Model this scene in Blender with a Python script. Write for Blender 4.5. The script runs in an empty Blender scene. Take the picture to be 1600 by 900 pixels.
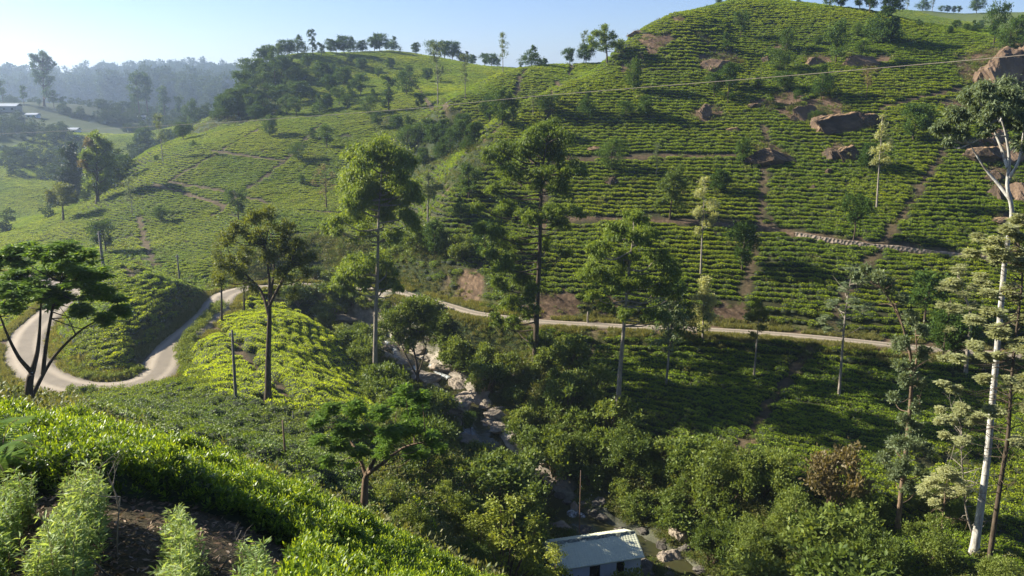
import bpy, math, random, numpy as np
from mathutils import Vector, Matrix, Euler
R = math.radians
rng = np.random.default_rng(7)
random.seed(7)
sc = bpy.context.scene
col = sc.collection

# ------------------------------------------------------------------ camera
TH = R(14.4); F = 1244.0
cd = bpy.data.cameras.new('camera'); cam = bpy.data.objects.new('camera', cd); col.objects.link(cam)
cd.sensor_width = 36.0; cd.lens = 36.0 * F / 1600.0
cd.clip_start = 0.1; cd.clip_end = 20000
cam.location = (0, 0, 0); cam.rotation_euler = (R(90) - TH, 0, 0)
sc.camera = cam

def tdep(py):
    v = (450 - py) / F
    return (math.sin(TH) - v * math.cos(TH)) / (math.cos(TH) + v * math.sin(TH))
def PT(px, py, Y):
    u = (px - 800) / F; v = (450 - py) / F
    k = Y / (math.cos(TH) + v * math.sin(TH))
    return (u * k, Y, (v * math.cos(TH) - math.sin(TH)) * k)
def proj(x, y, z):
    d = y * math.cos(TH) - z * math.sin(TH)
    up = y * math.sin(TH) + z * math.cos(TH)
    d = np.maximum(d, 0.01)
    return 800 + F * x / d, 450 - F * up / d

# ------------------------------------------------------------------ noise
def _h(ix, iy, s):
    n = (ix.astype(np.int64) * 374761393 + iy.astype(np.int64) * 668265263 + s * 1274126177) & 0xffffffff
    n = ((n ^ (n >> 13)) * 1274126177) & 0xffffffff
    return ((n ^ (n >> 16)) & 0xffff) / 65535.0
def vnoise(x, y, s=0):
    ix = np.floor(x); iy = np.floor(y); fx = x - ix; fy = y - iy
    fx = fx * fx * (3 - 2 * fx); fy = fy * fy * (3 - 2 * fy)
    a = _h(ix, iy, s); b = _h(ix + 1, iy, s); c = _h(ix, iy + 1, s); d = _h(ix + 1, iy + 1, s)
    return (a * (1 - fx) + b * fx) * (1 - fy) + (c * (1 - fx) + d * fx) * fy
def fbm(x, y, s=0, o=4):
    r = 0; a = .5
    for k in range(o):
        r = r + a * (vnoise(x, y, s + k) - .5); x = x * 2.03; y = y * 2.03; a *= .5
    return r
def sstep(a, b, x):
    t = np.clip((x - a) / (b - a), 0, 1); return t * t * (3 - 2 * t)

# ------------------------------------------------------------------ the lie of the land
CP = []
def cp(px, py, Y): CP.append(PT(px, py, Y))
def cw(x, y, z): CP.append((x, y, z))
ROAD_Z = -26.5
# stream
STREAM = [(470,440,116),(520,478,108),(545,500,102),(590,520,98),(622,550,92),(690,590,85),(738,640,78),(762,690,71.5),(815,735,66),(870,790,61.5),(925,822,58.5),(985,845,57),(1040,872,55),(1085,905,52),(1120,960,48)]
for p in STREAM: cp(*p)
# road over the river
ROAD1 = [(395,450,103),(450,444,104.5),(510,440,106),(580,446,104.5),(640,460,100),(700,477,95),(740,488,91.4),(800,497,89),(850,503,87.6),(930,508,86.5),(1000,511,85.6),(1150,518,84),(1250,525,82),(1400,540,79),(1500,549,77.5),(1600,557,76),(1750,570,73)]
for p in ROAD1: cp(*p)
# the big hill, slope one half
def hillrow(px, pyr, Yr, pys, s=.5):
    zr = -tdep(pyr) * Yr
    for py in pys:
        t = tdep(py)
        Y = (s * Yr - zr) / (s + t); cp(px, py, Y)
hillrow(850,503,87.6,[450,400,300,200,150])
hillrow(760,490,91.0,[440,400,330])
hillrow(1000,511,85.6,[450,400,342,250,170,100])
hillrow(1150,518,84,[450,400,350,250,170,100,50])
hillrow(1300,530,81,[450,372,250,170,100,50])
hillrow(1450,545,78,[450,392,300,200,120])
hillrow(1600,557,76,[480,410,300,200,130])
hillrow(1750,570,73,[480,400,300,200,130])
cp(1000,62,150); cp(1060,22,158); cp(1150,6,165); cp(1250,8,168); cp(1350,18,163); cp(1430,44,152); cp(1530,74,141); cp(1620,90,132); cp(1740,80,130)
for (px, Y, z) in [(1060,185,12),(1150,200,14),(1280,205,13),(1380,195,8),(1480,185,4),(1620,175,2),(1150,260,6),(1320,250,8),(1000,200,5),(1000,250,0),(1400,210,9)]:
    x, y, _ = PT(px, 0, Y); cw(PT(px,100,Y)[0], Y, z)
cp(1450,56,235); cp(1540,62,235); cp(1620,60,230); cp(1440,27,300); cp(1520,20,310); cp(1600,17,310); cp(1700,15,310); cp(1380,20,330)
for px in (1440,1600): cw(PT(px,20,400)[0], 400, 18)
# left ridge of the big hill, the gully and the middle spur
cp(945,100,149); cp(880,131,141); cp(830,156,134); cp(780,190,128); cp(745,230,122); cp(712,280,116.5); cp(692,330,111); cp(668,400,104)
cp(722,236,140); cp(684,282,132); cp(650,335,124); cp(622,390,115.5); cp(600,428,109)
cp(690,172,160); cp(750,140,168); cp(800,116,175); cp(860,103,185); cp(925,100,192)
cw(8,158,-5); cw(0,150,-7); cw(10,230,-3); cw(25,240,-1); cw(22,182,2)
# left hill
cp(650,250,156); cp(600,300,144); cp(560,350,130); cp(550,200,185); cp(550,150,222); cp(550,110,262); cp(640,200,180); cp(640,140,225)
cp(550,84,296); cp(620,81,300); cp(680,92,290); cp(740,104,280); cp(795,110,272); cp(490,86,285); cp(430,94,268); cp(400,114,250); cp(372,150,230); cp(347,177,216); cp(330,203,205)
cp(450,200,190); cp(450,150,228); cp(300,250,172); cp(200,262,186); cp(240,232,200); cp(180,300,166); cp(120,330,160); cp(300,330,145); cp(400,300,152); cp(450,350,131); cp(500,400,117); cp(300,400,121); cp(400,400,120); cp(200,380,132); cp(120,380,135); cp(50,400,128); cp(0,420,118); cp(-120,420,115)
for (px, Y, z) in [(280,262,-26),(330,300,-14),(420,330,-2),(550,350,4),(680,340,2),(800,330,0),(260,230,-24)]: cw(PT(px,150,Y)[0], Y, z)
# far left valley
cp(130,312,184); cp(70,335,216); cp(0,332,212); cp(-120,340,205); cp(100,290,250); cp(0,255,285); cp(100,250,300); cp(0,202,330); cp(-150,200,330); cp(0,172,380); cp(60,166,400); cp(150,167,444); cp(150,202,360); cp(250,205,400); cp(300,187,576); cp(350,182,664)
cp(200,162,840); cp(300,160,884); cp(370,152,950); cp(140,156,1280); cp(200,144,1280); cp(260,139,1280); cp(330,137,1280); cp(400,134,1280); cp(0,151,884); cp(60,163,884); cp(-150,150,840); cp(105,160,900)
cw(-700,1750,-40); cw(-100,1700,-40); cw(300,1500,-10); cw(300,700,5); cw(100,600,-5); cw(500,500,10)
# near left: loop road, knoll, bright field
LOOP = [(395,450,103),(355,458,98.5),(340,478,93),(322,500,87),(285,530,78.5),(262,552,74),(253,575,70),(232,594,66.8),(190,605,65),(140,608,64.6),(90,598,66),(55,578,69.5),(40,550,74.5),(48,520,81),(78,490,88),(110,468,93.5),(140,450,98),(60,436,105),(-60,430,109)]
for p in LOOP: cp(*p)
cp(190,410,97); cp(160,408,97); cp(250,432,94.5); cp(295,466,89); cp(180,450,86.5); cp(180,500,77); cp(120,520,76); cp(240,500,80); cp(180,560,69.5); cw(PT(200,410,100)[0],103,-24.5); cw(PT(280,440,100)[0],101,-26)
cp(320,540,73.5); cp(400,500,85); cp(350,600,61); cp(430,640,55); cp(450,560,72); cp(500,600,66); cp(550,640,60.5); cp(470,500,90); cp(640,700,57); cp(740,765,52)
cp(300,640,53.5); cp(450,700,46); cp(560,740,43.5); cp(200,640,51); cp(100,640,46); cp(370,640,54)
# foreground
cp(45,645,28); cp(150,668,30); cp(300,735,28); cp(450,800,26)
for (px,py,Y) in [(-80,690,12.8),(0,692,13),(150,700,13.3),(300,738,13.6),(450,800,13.2),(600,876,12.7),(730,945,12.3)]: cp(px,py,Y)
for (px,py,Y) in [(-80,900,6.6),(0,900,6.6),(200,900,6.9),(400,900,7.8),(200,790,9.0),(0,790,8.6),(400,850,9.3),(560,930,9.5)]: cp(px,py,Y)
cw(0,0,-1.9); cw(-8,-2,-.5); cw(0,-20,1); cw(8,0,-5.5); cw(20,0,-11); cw(10,11,-11.5); cw(22,20,-20); cw(30,36,-29); cw(-40,-30,10); cw(40,-30,-8); cw(-40,10,2); cw(-45,35,-12)
cw(-70,60,-20); cw(-110,90,-24); cw(70,30,-22); cw(110,50,-20); cw(150,100,0); cw(0,-200,20); cw(-200,-100,20); cw(200,-100,-10); cw(-200,200,-20); cw(-400,300,-10); cw(250,200,5); cw(400,350,5)
cp(700,860,39); cp(790,880,46); cp(640,800,38); cp(880,890,52)
cp(1200,890,47); cp(1300,860,50); cp(1400,850,50.5); cp(1550,880,46); cp(1550,700,61); cp(1420,660,66); cp(1100,725,62.5); cp(1000,640,71.5); cp(1000,740,64); cp(900,640,72.5); cp(1300,620,71); cp(1200,750,59); cp(1700,700,60); cp(850,580,79)
cw(45,38,-32); cw(15,42,-35.5)

CPA = np.array(CP, float)
OY = 15.0
def warp(x, y):
    return np.arctan2(x, y + OY), np.log(np.hypot(x, y + OY) + 3)
_u, _w = warp(CPA[:, 0], CPA[:, 1])
_n = len(CPA)
def _K(d2): return .5 * d2 * np.log(d2 + 1e-12)
_D = (_u[:, None] - _u[None]) ** 2 + (_w[:, None] - _w[None]) ** 2
_A = np.zeros((_n + 3, _n + 3)); _A[:_n, :_n] = _K(_D) + np.eye(_n) * 2.5e-5
_A[:_n, _n] = 1; _A[:_n, _n + 1] = _u; _A[:_n, _n + 2] = _w; _A[_n:, :_n] = _A[:_n, _n:].T
_C = np.linalg.solve(_A, np.concatenate([CPA[:, 2], [0, 0, 0]]))
def tps(x, y):
    u, w = warp(x, y); out = np.empty(u.size); uf = u.ravel(); wf = w.ravel()
    for i in range(0, uf.size, 20000):
        a = uf[i:i + 20000, None] - _u; b = wf[i:i + 20000, None] - _w
        out[i:i + 20000] = _K(a * a + b * b) @ _C[:_n] + _C[_n] + _C[_n + 1] * uf[i:i + 20000] + _C[_n + 2] * wf[i:i + 20000]
    return out.reshape(u.shape)
# raster of the smooth surface in warped coordinates
UA = np.linspace(-math.pi, math.pi, 1201); WA = np.linspace(math.log(4), math.log(2500), 700)
_ug, _wg = np.meshgrid(UA, WA, indexing='ij')
_rr = np.exp(_wg) - 3
_ZR = tps(_rr * np.sin(_ug), _rr * np.cos(_ug) - OY)
_far = sstep(1500, 1850, _rr); _ZR = np.clip(_ZR, -60, 60) * (1 - _far) - 30 * _far
_back = sstep(1.5, 2.6, np.abs(_ug)) * sstep(20, 120, _rr); _ZR = _ZR * (1 - _back) + 5 * _back
def Hb(x, y):
    u, w = warp(x, y)
    a = (u - UA[0]) / (UA[1] - UA[0]); b = np.clip((w - WA[0]) / (WA[1] - WA[0]), 0, len(WA) - 1.001)
    i = np.clip(a.astype(int), 0, len(UA) - 2); j = b.astype(int); fa = a - i; fb = b - j
    return (_ZR[i, j] * (1 - fa) + _ZR[i + 1, j] * fa) * (1 - fb) + (_ZR[i, j + 1] * (1 - fa) + _ZR[i + 1, j + 1] * fa) * fb

def dense(pts, step=1.0):
    """smooth polyline through 3D points (Catmull-Rom)"""
    P = np.array(pts, float); P = np.vstack([2 * P[0] - P[1], P, 2 * P[-1] - P[-2]]); out = []
    for i in range(1, len(P) - 2):
        n = max(2, int(np.linalg.norm(P[i + 1] - P[i]) / step))
        t = np.linspace(0, 1, n, endpoint=False)[:, None]
        a, b, c, d = P[i - 1], P[i], P[i + 1], P[i + 2]
        out.append(.5 * ((2 * b) + (c - a) * t + (2 * a - 5 * b + 4 * c - d) * t ** 2 + (3 * b - a - 3 * c + d) * t ** 3))
    out.append(P[-2][None]); return np.vstack(out)
def dline(x, y, L, extra=None):
    """distance to dense polyline L and the values (z ...) at the nearest point"""
    x = np.asarray(x, float); y = np.asarray(y, float)
    best = np.full(x.shape, 1e9); bz = np.zeros(x.shape)
    lo = L[:, :2].min(0) - 30; hi = L[:, :2].max(0) + 30
    m = (x > lo[0]) & (x < hi[0]) & (y > lo[1]) & (y < hi[1])
    xs = x[m]; ys = y[m]; bb = best[m]; zz = bz[m]
    for s in range(0, xs.size, 8000):
        X = xs[s:s + 8000]; Yq = ys[s:s + 8000]
        d2 = (X[:, None] - L[None, :, 0]) ** 2 + (Yq[:, None] - L[None, :, 1]) ** 2
        k = d2.argmin(1); k0 = np.clip(k, 1, len(L) - 2)
        bd = None
        for a, b in ((k0 - 1, k0), (k0, k0 + 1)):
            A = L[a]; B = L[b]; ab = B[:, :2] - A[:, :2]; q = np.stack([X, Yq], 1) - A[:, :2]
            t = np.clip((q * ab).sum(1) / ((ab * ab).sum(1) + 1e-9), 0, 1)
            dd = np.hypot(*(q - ab * t[:, None]).T); z = A[:, 2] + (B[:, 2] - A[:, 2]) * t
            if bd is None: bd, bzz = dd, z
            else:
                c = dd < bd; bd = np.where(c, dd, bd); bzz = np.where(c, z, bzz)
        bb[s:s + 8000] = bd; zz[s:s + 8000] = bzz
    best[m] = bb; bz[m] = zz
    return best, bz
def smooth_z(L, k=9):
    z = L[:, 2].copy(); zz = np.pad(z, k, mode='edge'); L[:, 2] = np.convolve(zz, np.ones(2 * k + 1) / (2 * k + 1), 'valid'); return L
def path_of(pp, step=1.0):
    L = dense([PT(*p) for p in pp], step); L[:, 2] = Hb(L[:, 0], L[:, 1]); return smooth_z(L, 4)
L_ROAD = path_of(ROAD1); L_LOOP = path_of(LOOP)
L_STREAM = dense([PT(*p) for p in STREAM], 1.0)
# ------------------------------------------------------------------ full height function on a polar grid
L_STREAM[:, 2] = np.minimum.accumulate(L_STREAM[:, 2])
POOL = PT(738, 668, 74)
AF = np.radians(np.arange(-42, 42.001, .125))
AB = np.radians(np.concatenate([np.arange(-180, -42, 3.0), ])); AC = np.radians(np.arange(45, 180.01, 3.0))
ANG = np.concatenate([AB, AF, AC])
RAD = np.concatenate([[.6, 3, 6, 9, 11], np.exp(np.arange(math.log(12.5), math.log(420), .0068)), np.exp(np.arange(math.log(425), math.log(2600), .018))])
_ag, _rg = np.meshgrid(ANG, RAD, indexing='ij')
GX = _rg * np.sin(_ag); GY = _rg * np.cos(_ag) - OY
def Hraw(x, y):
    z = Hb(x, y)
    r = np.hypot(x, y)
    z = z + fbm(x / 9, y / 9, 11, 3) * .8 * sstep(30, 80, r) + fbm(x / 2.2, y / 2.2, 31, 2) * .25 * sstep(5, 30, r) + fbm(x / 45, y / 45, 5, 3) * 6 * sstep(190, 500, r)
    d, zs = dline(x, y, L_STREAM)
    k = sstep(3.2, 7.5, d); wch = .8 + 1.6 * np.exp(-((x - POOL[0]) ** 2 + (y - POOL[1]) ** 2) / 12); bed = zs - .45 + .75 * sstep(wch * .6, wch + .7, d) + fbm(x / 1.1, y / 1.1, 77, 3) * 1.2 * sstep(.6, 2, d); z = np.where(d < 8, bed * (1 - k) + np.maximum(z, zs + .1) * k, z)
    for L in (L_ROAD, L_LOOP):
        d, zs = dline(x, y, L); k = sstep(2.3, 4.2, d)
        z = np.where(d < 5, (zs - .1) * (1 - k) + z * k, z)
    # distant blue hill
    a = np.arctan2(x, y + OY); b = np.exp(-((a + .56) / .06) ** 2) * 1.0 + np.exp(-((a + .47) / .05) ** 2) * .72 + .5 * np.exp(-((a + .66) / .05) ** 2)
    z = z + sstep(1750, 2200, r) * (1 - sstep(2300, 2590, r)) * b * 56
    return z
GZ = Hraw(GX, GY)
def H(x, y):
    x = np.asarray(x, float); y = np.asarray(y, float)
    a = np.arctan2(x, y + OY); r = np.hypot(x, y + OY)
    i = np.clip(np.searchsorted(ANG, a) - 1, 0, len(ANG) - 2); j = np.clip(np.searchsorted(RAD, r) - 1, 0, len(RAD) - 2)
    fa = np.clip((a - ANG[i]) / (ANG[i + 1] - ANG[i]), 0, 1); fb = np.clip((r - RAD[j]) / (RAD[j + 1] - RAD[j]), 0, 1)
    return (GZ[i, j] * (1 - fa) + GZ[i + 1, j] * fa) * (1 - fb) + (GZ[i, j + 1] * (1 - fa) + GZ[i + 1, j + 1] * fa) * fb
_MY = np.exp(np.arange(math.log(5.5), math.log(1200), .004))
def hit(px, py, Ymin=15.0, Ymax=1200):
    """where the view ray through a photograph point meets the ground"""
    Y = _MY[(_MY > Ymin) & (_MY < Ymax)]
    u = (px - 800) / F; v = (450 - py) / F; k = Y / (math.cos(TH) + v * math.sin(TH))
    x = u * k; z = (v * math.cos(TH) - math.sin(TH)) * k
    g = H(x, Y); m = g > z
    if not m.any(): i = len(Y) - 1 if py < 150 else int(np.argmin(z - g))
    else: i = int(np.argmax(m))
    if m.any() and i > 0:
        a = z[i - 1] - g[i - 1]; b = z[i] - g[i]; t = a / (a - b + 1e-9); yy = Y[i - 1] + (Y[i] - Y[i - 1]) * t
        xx = u * yy / (math.cos(TH) + v * math.sin(TH))
    else: xx, yy = x[i], Y[i]
    return float(xx), float(yy), float(H(xx, yy))
def hline(pp, step=.7, Ymin=15):
    L = dense([hit(a, b, Ymin) for a, b in pp], step); L[:, 2] = H(L[:, 0], L[:, 1]); return L

# ------------------------------------------------------------------ object helpers
def tag(o, label=None, cat=None, group=None, kind=None):
    if label: o['label'] = label
    if cat: o['category'] = cat
    if group: o['group'] = group
    if kind: o['kind'] = kind
    return o
def mesh_from(name, V, Fc, mats, parent=None, mi=None, smooth=True, attrs=None, link=True):
    me = bpy.data.meshes.new(name); V = np.asarray(V, np.float32)
    me.vertices.add(len(V)); me.vertices.foreach_set('co', V.ravel())
    if isinstance(Fc, np.ndarray):
        k = Fc.shape[1]; n = len(Fc); tot = n * k
        idx = Fc.ravel().astype(np.int32); ls = np.arange(0, tot, k, dtype=np.int32)
    else:
        idx = np.concatenate([np.asarray(f) for f in Fc]).astype(np.int32); ln = np.array([len(f) for f in Fc]); n = len(Fc); tot = len(idx)
        ls = np.concatenate([[0], np.cumsum(ln)[:-1]]).astype(np.int32)
    me.loops.add(tot); me.loops.foreach_set('vertex_index', idx)
    me.polygons.add(n); me.polygons.foreach_set('loop_start', ls)
    for m in (mats if isinstance(mats, (list, tuple)) else [mats]): me.materials.append(m)
    if mi is not None: me.polygons.foreach_set('material_index', np.asarray(mi, np.int32))
    me.polygons.foreach_set('use_smooth', np.full(n, smooth))
    me.update(calc_edges=True)
    if attrs:
        for k, (dom, arr) in attrs.items():
            a = me.attributes.new(k, 'FLOAT', dom); a.data.foreach_set('value', np.asarray(arr, np.float32).ravel())
    me.validate()
    o = bpy.data.objects.new(name, me)
    if link: col.objects.link(o)
    if parent: o.parent = parent
    return o
def empty(name, loc, rz=0):
    o = bpy.data.objects.new(name, None); o.empty_display_size = .3; col.objects.link(o); o.location = loc; o.rotation_euler = (0, 0, rz); return o
def copy_tree(o, parent=None):
    c = o.copy(); col.objects.link(c); c.parent = parent
    for ch in o.children: copy_tree(ch, c)
    return c

# ------------------------------------------------------------------ materials
def mat(name):
    m = bpy.data.materials.new(name); m.use_nodes = True; nt = m.node_tree; nt.nodes.clear()
    out = nt.nodes.new('ShaderNodeOutputMaterial'); return m, nt, out
def N(nt, t, **k):
    n = nt.nodes.new(t)
    for a, b in k.items():
        if a.startswith('i_'): n.inputs[a[2:].replace('_', ' ')].default_value = b
        else: setattr(n, a, b)
    return n
def ramp(nt, fac, stops, interp='LINEAR'):
    r = nt.nodes.new('ShaderNodeValToRGB'); r.color_ramp.interpolation = interp
    while len(r.color_ramp.elements) < len(stops): r.color_ramp.elements.new(.5)
    for e, (p, c) in zip(r.color_ramp.elements, stops): e.position = p; e.color = (*c, 1)
    nt.links.new(fac, r.inputs[0]); return r.outputs[0]
def noise(nt, scale, detail=5, rough=.6, vec=None, coord='Object'):
    n = nt.nodes.new('ShaderNodeTexNoise'); n.inputs['Scale'].default_value = scale; n.inputs['Detail'].default_value = detail; n.inputs['Roughness'].default_value = rough
    if vec is None:
        tc = nt.nodes.new('ShaderNodeTexCoord'); vec = tc.outputs[coord]
    nt.links.new(vec, n.inputs['Vector']); return n.outputs['Fac']
def math_(nt, op, a, b=None, c=None):
    m = nt.nodes.new('ShaderNodeMath'); m.operation = op
    for i, v in enumerate((a, b, c)):
        if v is None: continue
        if isinstance(v, (int, float)): m.inputs[i].default_value = v
        else: nt.links.new(v, m.inputs[i])
    return m.outputs[0]
def mix(nt, f, a, b, mode='MIX'):
    m = nt.nodes.new('ShaderNodeMix'); m.data_type = 'RGBA'; m.blend_type = mode
    for s, v in ((0, f), (6, a), (7, b)):
        if isinstance(v, (int, float)): m.inputs[s].default_value = v
        elif isinstance(v, tuple): m.inputs[s].default_value = (*v, 1)
        else: nt.links.new(v, m.inputs[s])
    return m.outputs[2]
def bump(nt, h, s=.5, d=.1):
    b = nt.nodes.new('ShaderNodeBump'); b.inputs['Strength'].default_value = s; b.inputs['Distance'].default_value = d; nt.links.new(h, b.inputs['Height']); return b.outputs[0]
def princ(nt, out, colr, rough=.8, normal=None, spec=.3):
    p = nt.nodes.new('ShaderNodeBsdfPrincipled'); p.inputs['Specular IOR Level'].default_value = spec
    if isinstance(colr, tuple): p.inputs['Base Color'].default_value = (*colr, 1)
    else: nt.links.new(colr, p.inputs['Base Color'])
    if isinstance(rough, (int, float)): p.inputs['Roughness'].default_value = rough
    else: nt.links.new(rough, p.inputs['Roughness'])
    if normal: nt.links.new(normal, p.inputs['Normal'])
    nt.links.new(p.outputs[0], out.inputs['Surface']); return p
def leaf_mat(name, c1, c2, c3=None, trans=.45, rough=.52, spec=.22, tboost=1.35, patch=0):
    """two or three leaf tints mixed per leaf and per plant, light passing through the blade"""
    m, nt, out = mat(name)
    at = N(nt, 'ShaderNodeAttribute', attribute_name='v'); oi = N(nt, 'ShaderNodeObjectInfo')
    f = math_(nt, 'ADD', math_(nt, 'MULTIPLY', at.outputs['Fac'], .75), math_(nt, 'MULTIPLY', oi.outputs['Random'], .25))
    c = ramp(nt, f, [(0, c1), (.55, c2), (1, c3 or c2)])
    if patch:
        ge = N(nt, 'ShaderNodeNewGeometry'); pn = noise(nt, .06, 4, .6, ge.outputs['Position']); c = mix(nt, ramp(nt, pn, [(.38, (0, 0, 0)), (.62, (1, 1, 1))]), mix(nt, 1.0, c, (1 - .38 * patch, 1 - .25 * patch, 1.0), 'MULTIPLY'), mix(nt, 1.0, c, (1 + .35 * patch, 1 + .12 * patch, .9), 'MULTIPLY'))
    p = nt.nodes.new('ShaderNodeBsdfPrincipled'); p.inputs['Roughness'].default_value = rough; p.inputs['Specular IOR Level'].default_value = spec
    nt.links.new(c, p.inputs['Base Color'])
    t = nt.nodes.new('ShaderNodeBsdfTranslucent')
    tc = mix(nt, 1.0, c, (1.25 * tboost, 1.15 * tboost, .42 * tboost), 'MULTIPLY'); nt.links.new(tc, t.inputs['Color'])
    ms = nt.nodes.new('ShaderNodeMixShader'); ms.inputs[0].default_value = trans
    nt.links.new(p.outputs[0], ms.inputs[1]); nt.links.new(t.outputs[0], ms.inputs[2]); nt.links.new(ms.outputs[0], out.inputs['Surface'])
    return m
M = {}
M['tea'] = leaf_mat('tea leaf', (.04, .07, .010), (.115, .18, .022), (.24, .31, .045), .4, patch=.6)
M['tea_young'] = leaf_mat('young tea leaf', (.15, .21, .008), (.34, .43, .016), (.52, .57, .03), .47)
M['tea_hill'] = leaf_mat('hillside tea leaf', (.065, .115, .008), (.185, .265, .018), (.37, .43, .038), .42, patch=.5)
m, nt, out = mat('tea inner twigs'); princ(nt, out, mix(nt, noise(nt, 9), (.010, .016, .007), (.03, .04, .014)), .9); M['twigs'] = m

def ground_mat():
    m, nt, out = mat('hill soil and litter')
    so = N(nt, 'ShaderNodeAttribute', attribute_name='soil').outputs['Fac']; gr = N(nt, 'ShaderNodeAttribute', attribute_name='grass').outputs['Fac']; wd = N(nt, 'ShaderNodeAttribute', attribute_name='wood').outputs['Fac']
    n1 = noise(nt, 1.6, 8, .7); n2 = noise(nt, .25, 4); n3 = noise(nt, 14, 6, .7)
    base = mix(nt, n1, (.022, .028, .010), (.055, .052, .022))
    soil = ramp(nt, n1, [(.3, (.045, .032, .020)), (.5, (.11, .072, .045)), (.7, (.23, .16, .10))])
    grs = ramp(nt, n3, [(.3, (.04, .065, .016)), (.55, (.10, .13, .03)), (.75, (.20, .19, .07))])
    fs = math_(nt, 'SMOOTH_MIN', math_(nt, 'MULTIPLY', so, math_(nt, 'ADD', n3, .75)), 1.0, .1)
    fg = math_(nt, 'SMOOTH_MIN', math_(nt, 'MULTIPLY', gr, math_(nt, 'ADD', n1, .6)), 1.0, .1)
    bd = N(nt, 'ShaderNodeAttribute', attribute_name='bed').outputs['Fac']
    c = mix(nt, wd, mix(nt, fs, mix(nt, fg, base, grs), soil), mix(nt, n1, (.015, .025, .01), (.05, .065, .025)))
    c = mix(nt, math_(nt, 'SMOOTH_MIN', math_(nt, 'MULTIPLY', bd, math_(nt, 'ADD', n1, .7)), 1.0, .1), c, ramp(nt, noise(nt, 1.1, 9, .7), [(.3, (.09, .078, .06)), (.5, (.27, .235, .185)), (.7, (.46, .41, .34))]))
    princ(nt, out, c, .95, bump(nt, n3, .7, .12), .15); return m
M['ground'] = ground_mat()
HAZE = 0.00038; EXPO = 1.6; HG = .48
# ------------------------------------------------------------------ lines and patches on the land
PATH2 = hline([(885, 343), (960, 343), (1060, 346), (1180, 355), (1250, 366), (1335, 379), (1440, 391), (1530, 402), (1680, 414)])
DRAINS = [hline(p) for p in [
    [(1482, 222), (1455, 265), (1400, 350), (1378, 384), (1340, 430), (1302, 500), (1296, 526)],
    [(1272, 535), (1215, 610), (1180, 670), (1130, 722)], [(937, 515), (905, 565), (880, 605)],
    [(1196, 200), (1192, 300), (1180, 370), (1170, 430), (1160, 480)], [(503, 193), (457, 240), (380, 300), (330, 340)],
    [(330, 237), (400, 246), (445, 252)], [(407, 200), (350, 233), (265, 283)], [(217, 340), (228, 380), (242, 418)],
    [(763, 403), (730, 435), (703, 467)], [(820, 110), (805, 150)], [(265, 285), (330, 296), (420, 318)], [(170, 410), (200, 425), (205, 437)], [(470, 330), (560, 335)],[(640,120),(700,180)]]]
SOILP = [hline(p) for p in [[(340, 512), (385, 565), (430, 603), (468, 640)], [(899, 248), (1020, 244), (1145, 243)], [(780, 200), (745, 232), (712, 278), (697, 300)], [(1380, 168), (1450, 150), (1500, 140)], [(930, 90), (890, 115), (870, 128)],[(240,290),(280,300),(350,322)]]]
SOILD = [(*hit(a, b), r * .5) for a, b, r in [(735, 468, 4.2), (722, 458, 3), (690, 462, 2.5), (1150, 500, 2.6), (1130, 497, 2.5), (880, 488, 3.5), (950, 490, 3.0), (850, 484, 2.5), (1345, 376, 1.6), (1100, 180, 4), (1230, 155, 5), (1290, 165, 6),
     (1150, 95, 3), (1060, 30, 3), (1020, 70, 4), (985, 105, 4), (1040, 60, 3), (1280, 95, 4), (1380, 92, 3), (1120, 85, 3), (880, 245, 2), (950, 285, 1.5), (1195, 245, 3), (1310, 235, 2.4), (700, 285, 2.4), (1100, 60, 3), (1010, 60, 3), (1490, 165, 4), (1540, 240, 4), (1220, 75, 3),(1160,715,1.3),(1180,690,1),(1205,345,1.2),(905,640,1.2),(930,660,1.2)]]
WOODS = [(*hit(a, b), r) for a, b, r in [(345, 170, 16), (365, 150, 16), (330, 190, 8), (385, 160, 12), (360, 175, 9), (390, 180, 7), (420, 160, 8), (640, 222, 6), (690, 235, 7), (725, 225, 5), (660, 262, 4), (735, 250, 4), (600, 190, 3)]]
BAREROCK = [(*hit(a, b), r * .5) for a, b, r in [(1560, 105, 12), (1590, 110, 11), (1530, 115, 7), (1300, 185, 5), (1260, 180, 5), (1340, 190, 5), (1230, 175, 4), (1205, 240, 4.5), (1312, 237, 4), (1545, 232, 5.5), (1580, 235, 5), (1565, 272, 3.5), (1570, 290, 4), (1115, 175, 4), (1110, 100, 5), (1570, 345, 3), (1190, 165, 4), (1140, 90, 4), (1275,95,4),(1340,95,4),(1000,95,2)]]
def inside_any(x, y, discs, grow=0, wob=.35):
    m = np.zeros(np.shape(x), bool); w = fbm(x / 3.5, y / 3.5, 91, 3) * wob
    for (a, b, c, r) in discs: m |= np.hypot(x - a, y - b) < r * (1 + 1.6 * w) + grow
    return m
def soft_discs(x, y, discs):
    s = np.zeros(np.shape(x)); w = fbm(x / 3.0, y / 3.0, 91, 3)
    for (a, b, c, r) in discs: s = np.maximum(s, 1 - sstep(.75, 1.15, np.hypot(x - a, y - b) / r + w * .6))
    return s
_d = {k: dline(GX, GY, L)[0] for k, L in (('road', L_ROAD), ('loop', L_LOOP), ('stream', L_STREAM), ('path', PATH2))}
soil = soft_discs(GX, GY, SOILD + BAREROCK); soil = np.maximum(soil, .8 * (1 - sstep(.3, .8, _d['path'])))
for L in SOILP: soil = np.maximum(soil, .6 * (1 - sstep(.2, .8, dline(GX, GY, L)[0])))
for L in DRAINS: soil = np.maximum(soil, .42 * (1 - sstep(.3, .9, dline(GX, GY, L)[0])))
soil = np.maximum(soil, .8 * (1 - sstep(2.0, 3.4, np.minimum(_d['road'], _d['loop']))))
_px, _py = proj(GX, GY, GZ)
soil = np.maximum(soil, .28 * sstep(770, 800, _py) * (GY < 12.5) * (np.abs(GX) < 12))  # foreground soil tint kept weak, putting the hedge's shade into the ground colour
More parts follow.
